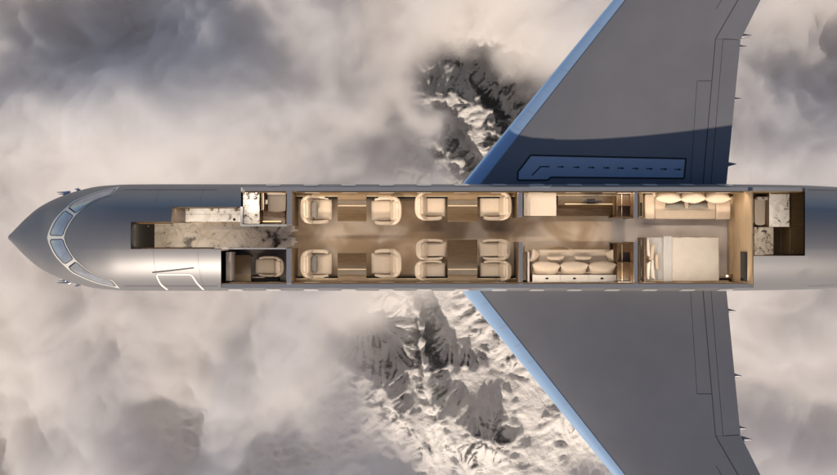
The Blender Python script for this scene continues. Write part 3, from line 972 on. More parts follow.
ledge(293, 517, True, gap_shade=True); ledge(292.5, 518, False, gap_shade=True)
ledge(523.5, 617, True, 0.9, 2.5, MWOOD); ledge(639, 729, False, 0.62, 1.5)

# ------------------------------------------------------------------ wings
TH = math.tan(R(7.0))
def zmean(ay):
    return 0.33 + (ay - 1.9) * TH
def lin(pts, ay):
    if ay <= pts[0][0]: a, b_ = pts[0], pts[1]
    else:
        a, b_ = pts[-2], pts[-1]
        for q, w_ in zip(pts[:-1], pts[1:]):
            if q[0] <= ay <= w_[0]:
                a, b_ = q, w_; break
    return a[1] + (b_[1] - a[1]) * (ay - a[0]) / (b_[0] - a[0])
def wpts(lst, dz=0.3):                     # photo points of the upper wing -> (|y|, x)
    out = []
    for px, py in lst:
        z = 0.5
        for _ in range(6):
            x, y = P(px, py, z)
            z = zmean(y) + dz
        out.append((y, x))
    return out
LEP = wpts([(462, 184), (613, 0)], 0.0)
LBP = wpts([(480, 184), (625, 0)], 0.35)
HGP = wpts([(703, 184), (715.5, 39), (738, 0)], 0.12)
TEP = wpts([(726.5, 184), (740.5, 40), (760.5, 0)], 0.0)
def foil(s, c_):
    return 5 * 0.095 * c_ * (0.2969 * math.sqrt(s) - 0.126 * s - 0.3516 * s**2 + 0.2843 * s**3 - 0.1036 * s**4)
def wing_top(x, y):
    ay = abs(y)
    a, b_ = lin(LEP, ay), lin(TEP, ay)
    c_ = b_ - a
    s = min(max((x - a) / c_, 0.0), 1.0)
    return zmean(ay) + foil(s, c_)
ays = [1.75, 1.9, 2.2, 2.8, 3.6, 4.6, 5.6, 6.4, 7.0, 7.33, 7.8, 8.3, 9.0, 10.0, 11.5, 13.0]
def skin(sgn, fa, fb, ncs, lower=True, y0=0, y1=99, inset=0.0, lift=0.0):
    bm = B()
    ys = [a for a in ays if y0 <= a <= y1]
    if y0 > 0 and y0 not in ys: ys = [y0] + ys
    if y1 < 99 and y1 not in ys: ys = ys + [y1]
    up, lo = [], []
    for ay in ys:
        a, b_ = lin(LEP, ay), lin(TEP, ay)
        c_ = b_ - a
        xa, xb = fa(ay), fb(ay)
        sa_, sb_ = (xa - a) / c_, (xb - a) / c_
        ru, rl = [], []
        for k in range(ncs + 1):
            f = k / ncs
            s = sa_ + (sb_ - sa_) * (f * f if sa_ < 1e-6 else f)
            s = min(max(s, 0), 1)
            ru.append(bm.verts.new((a + s * c_, sgn * ay, zmean(ay) + foil(s, c_) + lift)))
            if lower:
                rl.append(bm.verts.new((a + s * c_, sgn * ay, zmean(ay) - 0.55 * foil(s, c_) - lift - 0.002)))
        up.append(ru); lo.append(rl)
    for i in range(len(ys) - 1):
        for k in range(ncs):
            bm.faces.new([up[i][k], up[i][k + 1], up[i + 1][k + 1], up[i + 1][k]])
            if lower: bm.faces.new([lo[i][k], lo[i + 1][k], lo[i + 1][k + 1], lo[i][k + 1]])
        if lower:
            bm.faces.new([up[i][0], up[i + 1][0], lo[i + 1][0], lo[i][0]])
            bm.faces.new([up[i][-1], lo[i][-1], lo[i + 1][-1], up[i + 1][-1]])
    if lower:
        for i in (0, -1):
            for k in range(ncs):
                bm.faces.new([up[i][k], lo[i][k], lo[i][k + 1], up[i][k + 1]])
    bmesh.ops.remove_doubles(bm, verts=bm.verts, dist=0.0005)
    return bm
for sgn in (1, -1):
    MIR = (lambda p: p) if sgn == 1 else (lambda p: (p[0], 475.0 - p[1]))
    w = obj('wing', skin(sgn, lambda a: lin(LBP, a), lambda a: lin(HGP, a), 14), WING, plane, smooth=True)
    obj('leading_edge', skin(sgn, lambda a: lin(LEP, a), lambda a: lin(LBP, a) - 0.006, 10), EDGE, w, smooth=60)
    KY = HGP[1][0]
    for y0, y1 in ((1.75, KY - 0.01), (KY + 0.01, 13.0)):
        obj('flap' if y1 < 10 else 'aileron', skin(sgn, lambda a: lin(HGP, a) + 0.015, lambda a: lin(TEP, a), 6, True, y0, y1), WING, w, smooth=True)
    for path, wd in (([(703, 184), (715.5, 39), (738, 0), (760, -40)], 0.9), ([(711, 184), (723, 39)], 0.55), ([(723, 39), (739.5, 40)], 0.6),
                     ([(690.5, 184), (697, 81), (712, 81)], 0.5), ([(716, 9), (721.5, 0), (728, -10)], 0.5)):
        bm = B(); ribbon(bm, [MIR(p) for p in path], wd, wing_top, 0.005, 3.0)
        obj('panel_seam', bm, SEAM, w)
    for t0 in (0.075, 0.20, 0.30, 0.39, 0.62, 0.86):
        a = (462 + 151 * t0, 184 - 184 * t0); b_ = (480 + 145 * t0, 184 - 184 * t0 - 1.0)
        n0 = np.array([a[0] + 2, a[1] - 3.0]); n1 = np.array(b_)
        bm = B(); ribbon(bm, [MIR(n0 * (1 - f) + n1 * f + np.array([0, 4 * f])) for f in (0.35, 0.6, 0.9)], 0.32, wing_top, 0.006, 1.5)
        obj('slat_gap', bm, WINP, w)
    bm = B(); ribbon(bm, [MIR(p) for p in [(480.6, 184), (625.6, 0)]], 0.45, wing_top, 0.006, 3.0)
    obj('panel_seam', bm, CHROME, w)
    for px, py in ((736, 164), (742, 99), (747, 46.5), (752, 35.5), (770, -30)):
        z = 0.5
        for _ in range(5):
            x, y = P(px, py, z); z = zmean(y)
        bm = B()
        pts = [(x - 1.5, -.30), (x - 1.1, -.33), (x - .6, -.28), (x - .25, -.12), (x, 0.02)]
        tube(bm, [(q, sgn * y, z + d_ ) for q, d_ in pts], [0.03, 0.13, 0.15, 0.09, 0.012], 12)
        obj('flap_fairing', bm, WING, w, smooth=True)
    if sgn == 1:
        out = [(517.6, 180.2), (517.9, 171.8), (530.6, 155.3), (685.9, 158.7), (684.0, 178.5), (550.7, 177.3), (547.8, 180.2)]
        lowp = [(517.6, 180.2), (547.8, 180.2), (550.7, 177.3), (684.0, 178.5)]
        upp = [(517.9, 171.8), (530.6, 155.3), (685.9, 158.7)]
        bm = B(); patch(bm, [(518, 176), (518, 171.8), (530.6, 155.3)], [(518.0, 180.2), (524, 180.2), (531.2, 180.2)], 8, 6, wing_top, 0.006)
        patch(bm, [(530.6, 155.3), (549, 155.7)], [(531.2, 180.2), (549, 179.4)], 4, 6, wing_top, 0.006)
        patch(bm, [(549, 155.7), (685.9, 158.7)], [(549, 179.4), (551, 177.4), (684, 178.5)], 40, 6, wing_top, 0.006)
        bmesh.ops.remove_doubles(bm, verts=bm.verts, dist=0.002)
        ww = obj('walkway_marking', bm, BLUEPAINT, w)
        bm = B(); ribbon(bm, out + [out[0]], 1.7, wing_top, 0.011, 1.2); obj('walkway_border', bm, BLACKP, ww)
        bm = B(); ribbon(bm, [(532, 175.4), (540.6, 166.6), (549.5, 166.7)], 1.2, wing_top, 0.011, 1.0); obj('walkway_dash', bm, BLACKP, ww)
        for k, px in enumerate((557.5, 573, 588, 603, 617.5, 632, 646, 660.5, 674.5)):
            yy = 166.8 + 0.022 * (px - 549)
            bm = B(); ribbon(bm, [(px, yy - .2), (px + 4, yy - .1)], 1.0, wing_top, 0.011, 1.0)
            patch(bm, [(px + 4, yy - 1.3), (px + 7, yy - .1)], [(px + 4, yy + 1.1), (px + 7, yy + .1)], 3, 1, wing_top, 0.011)
            obj('walkway_dash', bm, BLACKP, ww)
        bm = B(); ribbon(bm, rounded([(529.2, 184.9), (530.2, 186.6), (550.2, 186.7), (551, 184.9)], 0.7), 0.7, roof_s, 0.012, 0.8)
        obj('exit_outline', bm, WHITE, plane)

# ------------------------------------------------------------------ seats
def rotY(a): return Matrix.Rotation(R(a), 3, 'Y')
def rotX(a): return Matrix.Rotation(R(a), 3, 'X')
def rotZ(a): return Matrix.Rotation(R(a), 3, 'Z')
def make_chair(W, label):
    t = thing('armchair', label, 'armchair', group='cream leather cabin seats')
    bm = B(); rbox(bm, (0.08, 0, 0.10), (0.72, W * 0.66, 0.2), 0.03); obj('base', bm, DWOOD, t, smooth=True)
    bm = B(); rbox(bm, (0.20, 0, 0.36), (0.80, W * 0.72, 0.24), 0.075, sub=9,
                   fn=lambda p: Vector((p.x, p.y, p.z + (0.022 * (1 - (p.y / (W * .36))**2) if p.z > 0 else 0))))
    s_ = obj('seat', bm, LEATHER, t, smooth=True)
    bm = B(); rbox(bm, (0.565, 0, 0.33), (0.07, W * 0.70, 0.20), 0.03, sub=6); obj('seat_front', bm, LEATHER, s_, smooth=True)
    for yy in (-W * .345, W * .345):
        bm = B(); tube(bm, [(-0.12, yy, 0.478), (0.2, yy, 0.480), (0.50, yy, 0.478)], 0.006, 6); obj('piping', bm, DWOOD, s_)
    def wrap(p):
        k = (abs(p.y) / (W * .5))
        return Vector((p.x + 0.20 * k**3.2, p.y * (1 - 0.05 * max(0, p.z / .36)), p.z - 0.05 * k**4 * (1 if p.z > 0 else 0)))
    bm = B(); rbox(bm, (-0.36, 0, 0.68), (0.20, W * 0.97, 0.72), 0.085, rot=rotY(-19), sub=11, fn=wrap)
    k_ = obj('backrest', bm, LEATHER, t, smooth=True)
    bm = B(); rbox(bm, (-0.235, 0, 0.70), (0.15, W * 0.66, 0.58), 0.07, rot=rotY(-19), sub=9); obj('back_cushion', bm, LEATHER, k_, smooth=True)
    bm = B(); rbox(bm, (-0.375, 0, 0.985), (0.13, W * 0.56, 0.17), 0.06, rot=rotY(-19), sub=7); obj('headrest', bm, LEATHER, k_, smooth=True)
    for sg in (-1, 1):
        bm = B(); rbox(bm, (0.08, sg * W * 0.43, 0.40), (0.78, W * 0.125, 0.42), 0.045, sub=9,
                       fn=lambda p: Vector((p.x, p.y - sg * 0.05 * max(0, p.x / .39)**3, p.z - 0.05 * max(0, p.x / .39)**2)))
        obj('armrest', bm, LEATHER, t, smooth=True)
    return t
def put(o, px, py, z, face):
    x, y = P(px, py, z)
    o.location = (x, y, 0.012)
    o.rotation_euler = (0, 0, math.pi if face == 'L' else 0)
    return o
wide = make_chair(1.10, 'cream leather armchair with a grey pillow, upper row, beside the front blue-capped bulkhead')
slim = make_chair(0.80, 'cream leather seat on the aisle side of the dining table, facing right')
first = {'wide': True, 'slim': True}
def chair(kind, px, py, face, label):
    src = wide if kind == 'wide' else slim
    o = src if first[kind] else copy_tree(src)
    first[kind] = False
    put(o, px, py, 0.7, face)
    o['label'] = label
    return o
chair('wide', 315.5, 209.3, 'R', 'cream leather armchair holding a grey pillow, upper window side, next to the front lavatory wall')
chair('wide', 315.5, 264.2, 'R', 'cream leather armchair holding a grey pillow, lower window side, next to the crew room wall')
chair('wide', 387, 210.5, 'L', 'cream armchair facing left across the narrow table along the upper wall, no pillow')
chair('wide', 387, 263.7, 'L', 'cream armchair facing left across the narrow table along the lower wall, no pillow')
chair('wide', 429.5, 205.8, 'R', 'cream armchair facing right, upper wall, behind the second narrow table')
chair('wide', 496.5, 205.8, 'L', 'cream armchair facing left, upper wall, against the bulkhead of the lounge')
chair('slim', 430.5, 249.6, 'R', 'aisle-side cream seat facing right at the wide dining table')
chair('slim', 429.5, 270.5, 'R', 'window-side cream seat facing right at the wide dining table')
chair('slim', 495.5, 249.6, 'L', 'aisle-side cream seat facing left at the wide dining table')
chair('slim', 496.5, 270.5, 'L', 'window-side cream seat facing left at the wide dining table')
chair('slim', 270.5, 266.5, 'L', 'single cream seat in the small crew room facing a wooden desk')

def cushion(label, px, py, z, s, m, rot, group=None, name='cushion', seed=1, e=2.6):
    x, y = P(px, py, z)
    bm = B(); pillow(bm, (0, 0, 0), s, rot, e, seed)
    o = obj(name, bm, m, None, smooth=80)
    o.location = (x, y, z)
    return tag(o, label, 'pillow', group)
for py, sd, lab in ((209.3, 3, 'grey woven pillow leaning on the back of the upper armchair by the lavatory wall'), (264.2, 4, 'grey woven pillow leaning on the back of the lower armchair by the crew room wall')):
    cushion(lab, 313.6, py, 0.66, (0.46, 0.68, 0.24), GREYFAB, rotY(-62), 'grey seat pillows', 'pillow', sd, 4.0)

# ------------------------------------------------------------------ cabin tables
def table(label, px0, px1, py0, py1, wall_up):
    cx, cy = P((px0 + px1) / 2, (py0 + py1) / 2, 0.76)
    hx = (px1 - px0) / 2 / 27.07; hy = (py1 - py0) / 2 / 27.07
    t = thing('cabin_table', label, 'table', (cx, cy, 0), 0, 'brown walnut cabin tables')
    bm = B(); rbox(bm, (0, 0, 0.745), (2 * hx, 2 * hy, 0.05), 0.012); obj('table_top', bm, MWOOD, t, smooth=True)
    sgn = 1 if wall_up else -1
    bm = B(); box(bm, -hx + 0.01, hx - 0.01, sgn * (hy - 0.23) - 0.02, sgn * (hy - 0.23) + 0.02, 0.771, 0.776); obj('top_trim', bm, BRASS, t)
    bm = B(); rbox(bm, (0, sgn * hy * 0.25, 0.36), (0.18, hy * 1.0, 0.71), 0.02); obj('pedestal', bm, DWOOD, t, smooth=True)
    bm = B(); rbox(bm, (0, sgn * hy * 0.25, 0.022), (0.5, hy * 1.2, 0.025), 0.008); obj('foot', bm, BRASS, t)
    # the leaf that joins the table to the window ledge
    bm = B(); rbox(bm, (0, sgn * (hy + 0.125), 0.748), (2 * hx - .01, 0.245, 0.05), 0.01); obj('wall_leaf', bm, GWOOD, t, smooth=True)
table('narrow walnut table between two facing armchairs on the upper wall, nearest the lavatory', 337.5, 366.5, 199.5, 221.5, True)
table('narrow walnut table between two facing armchairs on the lower wall, nearest the crew room', 337.5, 366.5, 253, 275.5, False)
table('narrow walnut table on the upper wall opposite the wide dining table', 447.5, 477.5, 199.5, 221.5, True)
table('wide walnut dining table for four reaching from the lower wall to the aisle', 447.5, 477.5, 239.5, 275.5, False)

# ------------------------------------------------------------------ lounge
t = thing('sideboard', 'beige topped sideboard along the upper wall of the lounge', 'sideboard', (*P(540, 204, .95), 0))
hx, hy = 16.3 / 27.2, 11.8 / 27.2
bm = B(); rbox(bm, (0, 0, 0.46), (2 * hx - .03, 2 * hy - .03, 0.9), 0.01); obj('carcass', bm, MWOOD, t)
bm = B(); rbox(bm, (0, 0, 0.935), (2 * hx, 2 * hy, 0.05), 0.012); obj('worktop', bm, BEIGE, t, smooth=True)
for k in (-1, 1):
    bm = B(); rbox(bm, (k * hx * .48, -hy + .004, 0.47), (hx * .92, 0.02, 0.8), 0.006); d_ = obj('door', bm, MWOOD, t)
    bm = B(); rbox(bm, (k * 0.06, -hy - .014, 0.7), (0.015, 0.02, 0.16), 0.004); obj('handle', bm, BRASS, d_)
t = thing('media_console', 'dark walnut console with a stepped top carrying the screen, lounge upper wall', 'console', (*P(587, 204, .8), 0))
hx = 29.2 / 27
bm = B(); rbox(bm, (0, 0.19, 0.40), (2 * hx, 0.42, 0.8), 0.012); obj('upper_cabinet', bm, MWOOD, t, smooth=True)
bm = B(); rbox(bm, (0, -0.22, 0.21), (2 * hx, 0.39, 0.42), 0.012); lc = obj('lower_shelf', bm, DWOOD, t, smooth=True)
bm = B(); rbox(bm, (0.08, 0.0, 0.811), (1.8, 0.05, 0.018), 0.004); obj('top_trim', bm, BRASS, t)
for k in (-1, 0, 1):
    bm = B(); rbox(bm, (k * 0.7, -0.42, 0.21), (0.66, 0.02, 0.34), 0.005); obj('drawer', bm, DWOOD, t)
t = thing('television', 'thin dark screen standing on the edge of the walnut console', 'screen', (*P(591.5, 201.6, .95), 0.812))
bm = B(); rbox(bm, (0, 0, 0.30), (0.66, 0.045, 0.46), 0.01); obj('screen_panel', bm, SCREEN, t)
bm = B(); rbox(bm, (0, 0.03, 0.045), (0.08, 0.02, 0.1), 0.004); rbox(bm, (0, 0.01, 0.012), (0.30, 0.17, 0.016), 0.005); obj('stand', bm, BLACK, t)

def shelf_unit(label, px0, px1, py0, py1, z=1.7, m=DWOOD, nshelf=3, flip=1):
    cx, cy = P((px0 + px1) / 2, (py0 + py1) / 2, z)
    s = (CAMZ - z) / 36 / 28
    wx_, wy_ = (px1 - px0) * s, (py1 - py0) * s
    t = thing('wardrobe', label, 'wardrobe', (cx, cy, 0))
    bm = B()
    box(bm, -wx_ / 2, wx_ / 2, -wy_ / 2, -wy_ / 2 + .03, 0, z); box(bm, -wx_ / 2, wx_ / 2, wy_ / 2 - .03, wy_ / 2, 0, z)
    box(bm, flip * wx_ / 2, flip * (wx_ / 2 - .025), -wy_ / 2 + .03, wy_ / 2 - .03, 0, z)
    obj('carcass', bm, DWOOD, t)
    for k in range(nshelf):
        zz = 0.1 + (z - 0.35) * k / max(1, nshelf - 1)
        bm = B(); box(bm, -wx_ / 2 * .96 + (0 if flip > 0 else .026), wx_ / 2 * .96 - (.026 if flip > 0 else 0), -wy_ / 2 + .031, wy_ / 2 - .031, zz, zz + .025); obj('shelf', bm, m, t)
    bm = B(); box(bm, -wx_ / 2 * .9, wx_ / 2 * .9, -.015, .015, z - .22, z - .02); obj('divider', bm, DWOOD, t)
    bm = B(); tube(bm, [(-flip * wx_ * .2, -wy_ * .46, z - .09), (-flip * wx_ * .2, wy_ * .46, z - .09)], 0.014, 8); obj('clothes_rail', bm, BRASS, t)
    bm = B(); box(bm, flip * (wx_ / 2 - .10), flip * (wx_ / 2 - .028), -wy_ / 2 + .04, wy_ / 2 - .04, z - .2, z - .04); obj('folded_shelf', bm, DWOOD, t)
    return t
shelf_unit('open dark walnut wardrobe at the end of the media console', 617.5, 633.5, 192.8, 217.3, 1.75)
shelf_unit('open dark walnut wardrobe at the right end of the lower sofa', 618, 633.5, 242.6, 282.5, 1.75)
t = thing('side_cabinet', 'narrow dark cabinet with a pale slab door at the left end of the lower sofa', 'cabinet', (*P(526.5, 267, 1.2), 0))
bm = B(); rbox(bm, (-0.05, 0, 0.45), (0.16, 1.0, 0.9), 0.01); obj('carcass', bm, DWOOD, t)
bm = B(); rbox(bm, (0.075, 0, 0.6), (0.075, 1.1, 1.2), 0.012); obj('slab_door', bm, GREYP, t)

# lower sofa facing the aisle
sx0, sx1 = P(530.5, 0, .5)[0], P(616, 0, .5)[0]
cx = (sx0 + sx1) / 2; Ls = sx1 - sx0
cy = P(0, 262, .5)[1]
t = thing('sofa', 'long taupe three seat sofa facing the aisle from the lower wall', 'sofa', (cx, cy, 0))
bm = B(); rbox(bm, (0, 0.02, 0.14), (Ls, 0.86, 0.27), 0.03); obj('base', bm, LINEN, t, smooth=True)
bm = B(); rbox(bm, (0, 0.05, 0.35), (Ls - .36, 0.84, 0.18), 0.06, sub=12); obj('seat', bm, LINEN, t, smooth=True)
for k in (-1, 1):
    bm = B(); rbox(bm, (k * (Ls / 2 - .10), 0.0, 0.36), (0.2, 0.9, 0.46), 0.07, sub=9); obj('armrest', bm, LINEN, t, smooth=True)
bm = B(); rbox(bm, (0, -0.44, 0.40), (Ls - .05, 0.16, 0.62), 0.05, sub=9); obj('backrest', bm, LINEN, t, smooth=True)
GB = 'large cushions of the lower sofa'
for k, lab in enumerate(('left', 'middle', 'right')):
    cushion('plump cream back cushion of the lower sofa, %s of three' % lab, 545.5 + 28 * k, 268.6, 0.74, (1.04, 0.52, 0.46), LINEN, rotZ((-2, 1, 2)[k]) @ rotX(58), GB, 'cushion', 11 + k, 3.4)
for k, lab in enumerate(('left', 'right')):
    cushion('small beige cushion in front of the big ones on the lower sofa, %s one' % lab, 555.5 + 27 * k, 260.2, 0.56, (0.66, 0.36, 0.18), LINEN, rotZ(3 - 5 * k) @ rotX(35), 'small cushions of the lower sofa', 'cushion', 21 + k, 3.2)
for k, px, lab in ((0, 534.5, 'left'), (1, 612, 'right')):
    cushion('square beige cushion tucked into the %s corner of the lower sofa' % lab, px, 256.6, 0.62, (0.50, 0.50, 0.16), LINEN, rotZ((-1, 1)[k] * -70) @ rotX(50), 'corner cushions of the lower sofa', 'cushion', 25 + k, 3.2)
t = thing('storage_ledge', 'white storage ledge with three dark oval pulls behind the lower sofa', 'cabinet', (*P(574.5, 278.7, .95), 0))
hx = 42 / 27.2
bm = B(); rbox(bm, (0, 0, 0.46), (2 * hx, 0.28, 0.90), 0.012); obj('carcass', bm, BEIGE, t)
for k in (-1, 0, 1):
    bm = B(); rbox(bm, (k * hx * 2 / 3, 0, 0.925), (hx * 2 / 3 - .008, 0.28, 0.03), 0.006); ld = obj('lid', bm, IVORY, t)
    bm = B(); lathe(bm, (0, 0, 0), [(0.062, 0.0), (0.066, 0.006), (0.05, 0.01)], 20)
    for v in bm.verts: v.co = Vector((v.co.x + k * hx * .655, v.co.y * .55 + 0.01, v.co.z + .941))
    obj('pull', bm, BLACK, ld)
x, y = P(559, 250.5, .42)
t = thing('side_table', 'half round low taupe table in front of the lower sofa', 'table', (x, y, 0))
bm = B(); lathe(bm, (0, 0, 0), [(0.36, 0.385), (0.375, 0.395), (0.375, 0.415), (0.36, 0.42)], 32)
for v in bm.verts: v.co.y = v.co.y * 0.42
obj('table_top', bm, GWOOD, t, smooth=True)
bm = B(); lathe(bm, (0, 0, 0), [(0.10, 0.01), (0.04, 0.03), (0.03, 0.384)], 16); obj('pedestal', bm, BRASS, t, smooth=True)

# ------------------------------------------------------------------ bedroom
sx0, sx1 = P(644.5, 0, .5)[0], P(731, 0, .5)[0]
cx = (sx0 + sx1) / 2; Ls = sx1 - sx0
cy = P(0, 206, .5)[1]
t = thing('sofa', 'cream bedroom sofa along the upper wall facing the bed', 'sofa', (cx, cy, 0))
bm = B(); rbox(bm, (0, 0, 0.14), (Ls - .3, 0.86, 0.27), 0.03); obj('base', bm, LINEN, t, smooth=True)
bm = B(); rbox(bm, (-0.08, -0.06, 0.35), (Ls - .95, 0.84, 0.18), 0.05, sub=12); obj('seat', bm, LINEN, t, smooth=True)
bm = B(); rbox(bm, (-Ls / 2 + .19, -0.02, 0.33), (0.37, 0.92, 0.46), 0.05, sub=9); obj('armrest', bm, LINEN, t, smooth=True)
bm = B(); rbox(bm, (Ls / 2 - .28, -0.14, 0.31), (0.54, 0.72, 0.40), 0.05, sub=9); obj('chaise_block', bm, LINEN, t, smooth=True)
bm = B(); rbox(bm, (0.02, 0.43, 0.36), (Ls - .5, 0.16, 0.66), 0.05, sub=9); obj('backrest', bm, LINEN, t, smooth=True)
for k, lab in enumerate(('left', 'middle', 'right')):
    cushion('big cream oval cushion on the bedroom sofa, %s of three' % lab, 667.8 + 24.4 * k, 196.8, 0.80, (0.96, 0.50, 0.46), LINEN, rotZ((-3, 2, 1)[k]) @ rotX(-68), 'oval cushions of the bedroom sofa', 'cushion', 31 + k, 2.0)
for k, lab in enumerate(('left', 'right')):
    cushion('grey knitted bolster cushion on the bedroom sofa, %s one' % lab, 675 + 23 * k, 204.6, 0.58, (0.78, 0.30, 0.20), GREYFAB, rotZ(-2) @ rotX(-25), 'grey bolsters of the bedroom sofa', 'cushion', 41 + k, 2.2)
t = thing('bedside_shelf', 'slim golden wood shelf between the blue capped wall and the bedroom sofa', 'shelf', (*P(641, 205, .8), 0))
bm = B(); rbox(bm, (0, 0.0, 0.4), (0.17, 0.92, 0.8), 0.01); obj('carcass', bm, GWOOD, t)
bm = B(); rbox(bm, (-0.005, -0.16, 0.803), (0.10, 0.5, 0.008), 0.002); obj('tray_recess', bm, BLACK, t)
# bed
bx0, bx1 = P(641, 0, .6)[0], P(719, 0, .6)[0]
by1, by0 = P(0, 237, .6)[1], P(0, 282.3, .6)[1]
cx, cy = (bx0 + bx1) / 2, (by0 + by1) / 2
Lb, Wb = bx1 - bx0, by1 - by0
t = thing('bed', 'double bed with white linen, head against the lounge wall', 'bed', (cx, cy, 0))
bm = B(); rbox(bm, (0.02, 0, 0.14), (Lb - .04, Wb - .06, 0.26), 0.02); obj('bed_base', bm, MWOOD, t)
bm = B(); rbox(bm, (0.03, 0, 0.41), (Lb - .10, Wb - .03, 0.28), 0.07, sub=12); obj('mattress', bm, GREYSHEET, t, smooth=True)
bm = B(); rbox(bm, (-Lb / 2 + .05, 0, 0.55), (0.10, Wb * .98, 1.05), 0.02); obj('headboard', bm, DWOOD, t)
def draped(L, W_, H_, r, seed, amp, n=46):        # cloth over the bed: flat top, soft folds, sides hanging
    bm = B(); rg = random.Random(seed); ph = [rg.uniform(0, 6.3) for _ in range(8)]
    g = []
    for i in range(n + 1):
        row = []
        for j in range(n + 1):
            u, v = -1 + 2 * i / n, -1 + 2 * j / n
            x, y = u * L / 2, v * (W_ / 2 + H_)
            z = 0.0
            if abs(y) > W_ / 2:
                z = -(abs(y) - W_ / 2); y = math.copysign(W_ / 2 + 0.012 * math.sin(9 * u + ph[0]), y)
            e = min(1.0, (W_ / 2 - abs(y) + .02) / r) if abs(y) <= W_ / 2 else 0
            z += amp * (math.sin(4.1 * u + 2.3 * v + ph[1]) + 0.6 * math.sin(9 * u - 7 * v + ph[2]) + .35 * math.sin(19 * v + 5 * u + ph[3])) * max(0, e)
            z -= 0.05 * max(0.0, (abs(v) * (W_ / 2 + H_) / (W_ / 2) - .93) / .07)**2 * (1 if z > -.02 else 0)
            row.append(bm.verts.new((x, y, z)))
        g.append(row)
    for i in range(n):
        for j in range(n):
            bm.faces.new([g[i][j], g[i + 1][j], g[i + 1][j + 1], g[i][j + 1]])
    return bm
bl0, bl1 = P(671, 0, .6)[0], P(719, 0, .6)[0]
o = obj('blanket', draped(bl1 - bl0, Wb, 0.25, .12, 5, 0.010), SHEET, None, smooth=True)
o.location = ((bl0 + bl1) / 2, cy, 0.605); o.modifiers.new('solid', 'SOLIDIFY').thickness = 0.03
tag(o, 'cream quilted blanket spread over the foot two thirds of the bed', 'blanket')
f0, f1 = P(663.5, 0, .65)[0], P(672, 0, .65)[0]
o = obj('folded_throw', draped(f1 - f0, Wb + .05, 0.28, .12, 9, 0.004), GREYSHEET, None, smooth=True)
o.location = ((f0 + f1) / 2, cy, 0.640); o.modifiers.new('solid', 'SOLIDIFY').thickness = 0.03
tag(o, 'pale grey folded throw laid across the bed between pillows and blanket', 'throw')
PG = 'bed pillows against the headboard'
for k, (px, py, z, s, rt, m_, lab) in enumerate((
        (645.5, 247.5, .80, (0.72, 0.62, .17), rotZ(4) @ rotY(-66), SHEET, 'white pillow standing at the headboard, aisle side'),
        (645.5, 270.5, .80, (0.80, 0.62, .17), rotZ(-4) @ rotY(-66), SHEET, 'white pillow standing at the headboard, window side'),
        (649.8, 252.5, .72, (0.66, 0.58, .16), rotZ(-7) @ rotY(-55), LINEN, 'beige pillow leaning on the aisle side white bed pillow'),
        (649.8, 270.0, .72, (0.70, 0.66, .16), rotZ(5) @ rotY(-55), SHEET, 'white pillow leaning in front of the window side bed pillow'),
        (656.0, 262.0, .66, (0.34, 0.62, .15), rotZ(2) @ rotY(-40), LINEN, 'small oblong cream pillow lying in front of the bed pillows'))):
    x, y = P(px, py, z)
    bm = B(); pillow(bm, (0, 0, 0), (s[0] * .62, s[1] if k == 4 else s[1] * 1.1, s[2]), rt, 3.4, 50 + k)
    o = obj('pillow', bm, m_, None, smooth=80); o.location = (x, y, z); tag(o, lab, 'pillow', PG)
# screen on the burl wood bulkhead
t = thing('television', 'tall narrow dark screen hanging on the pale burl wood bulkhead', 'screen', (11.752, P(0, 266.5, 1.6)[1], 1.30))
bm = B(); rbox(bm, (-0.018, 0, 0.32), (0.03, 1.02, 0.66), 0.008); obj('screen_panel', bm, SCREEN, t)
bm = B(); rbox(bm, (-0.012, 0, 0.32), (0.02, 1.07, 0.70), 0.006); obj('bezel', bm, BLACK, t)
t = thing('low_cabinet', 'low burl wood cabinet under the screen at the foot of the bed', 'cabinet', (*P(733, 238, .3), 0))
bm = B(); rbox(bm, (0.0, 0.1, 0.17), (0.24, 2.9, 0.34), 0.012); obj('carcass', bm, TWOOD, t)
for k in range(4):
    bm = B(); rbox(bm, (-0.128, -1.0 + .73 * k, 0.17), (0.016, 0.70, 0.28), 0.004); obj('drawer', bm, TWOOD, t)
t = thing('floor_lamp', 'small glowing brass lamp at the corner of the bed foot', 'lamp', (*P(727.2, 276, .4), 0.01))
bm = B(); lathe(bm, (0, 0, 0), [(0.06, 0.0), (0.06, 0.015), (0.012, 0.02), (0.012, 0.34)], 14); obj('stem', bm, BRASS, t, smooth=True)
bm = B(); lathe(bm, (0, 0, 0), [(0.035, 0.34), (0.04, 0.36), (0.035, 0.41), (0.02, 0.42)], 14); obj('lamp_shade', bm, GLOW, t, smooth=True)
t = thing('floor_box', 'black storage box on the floor at the bed foot by the lower wall', 'box', (*P(725, 280.6, .25), 0.01))
bm = B(); rbox(bm, (0, 0, 0.12), (0.40, 0.17, 0.23), 0.012); obj('box_body', bm, BLACK, t)
bm = B(); rbox(bm, (0, 0, 0.243), (0.41, 0.18, 0.015), 0.004); obj('lid', bm, BLACK, t)

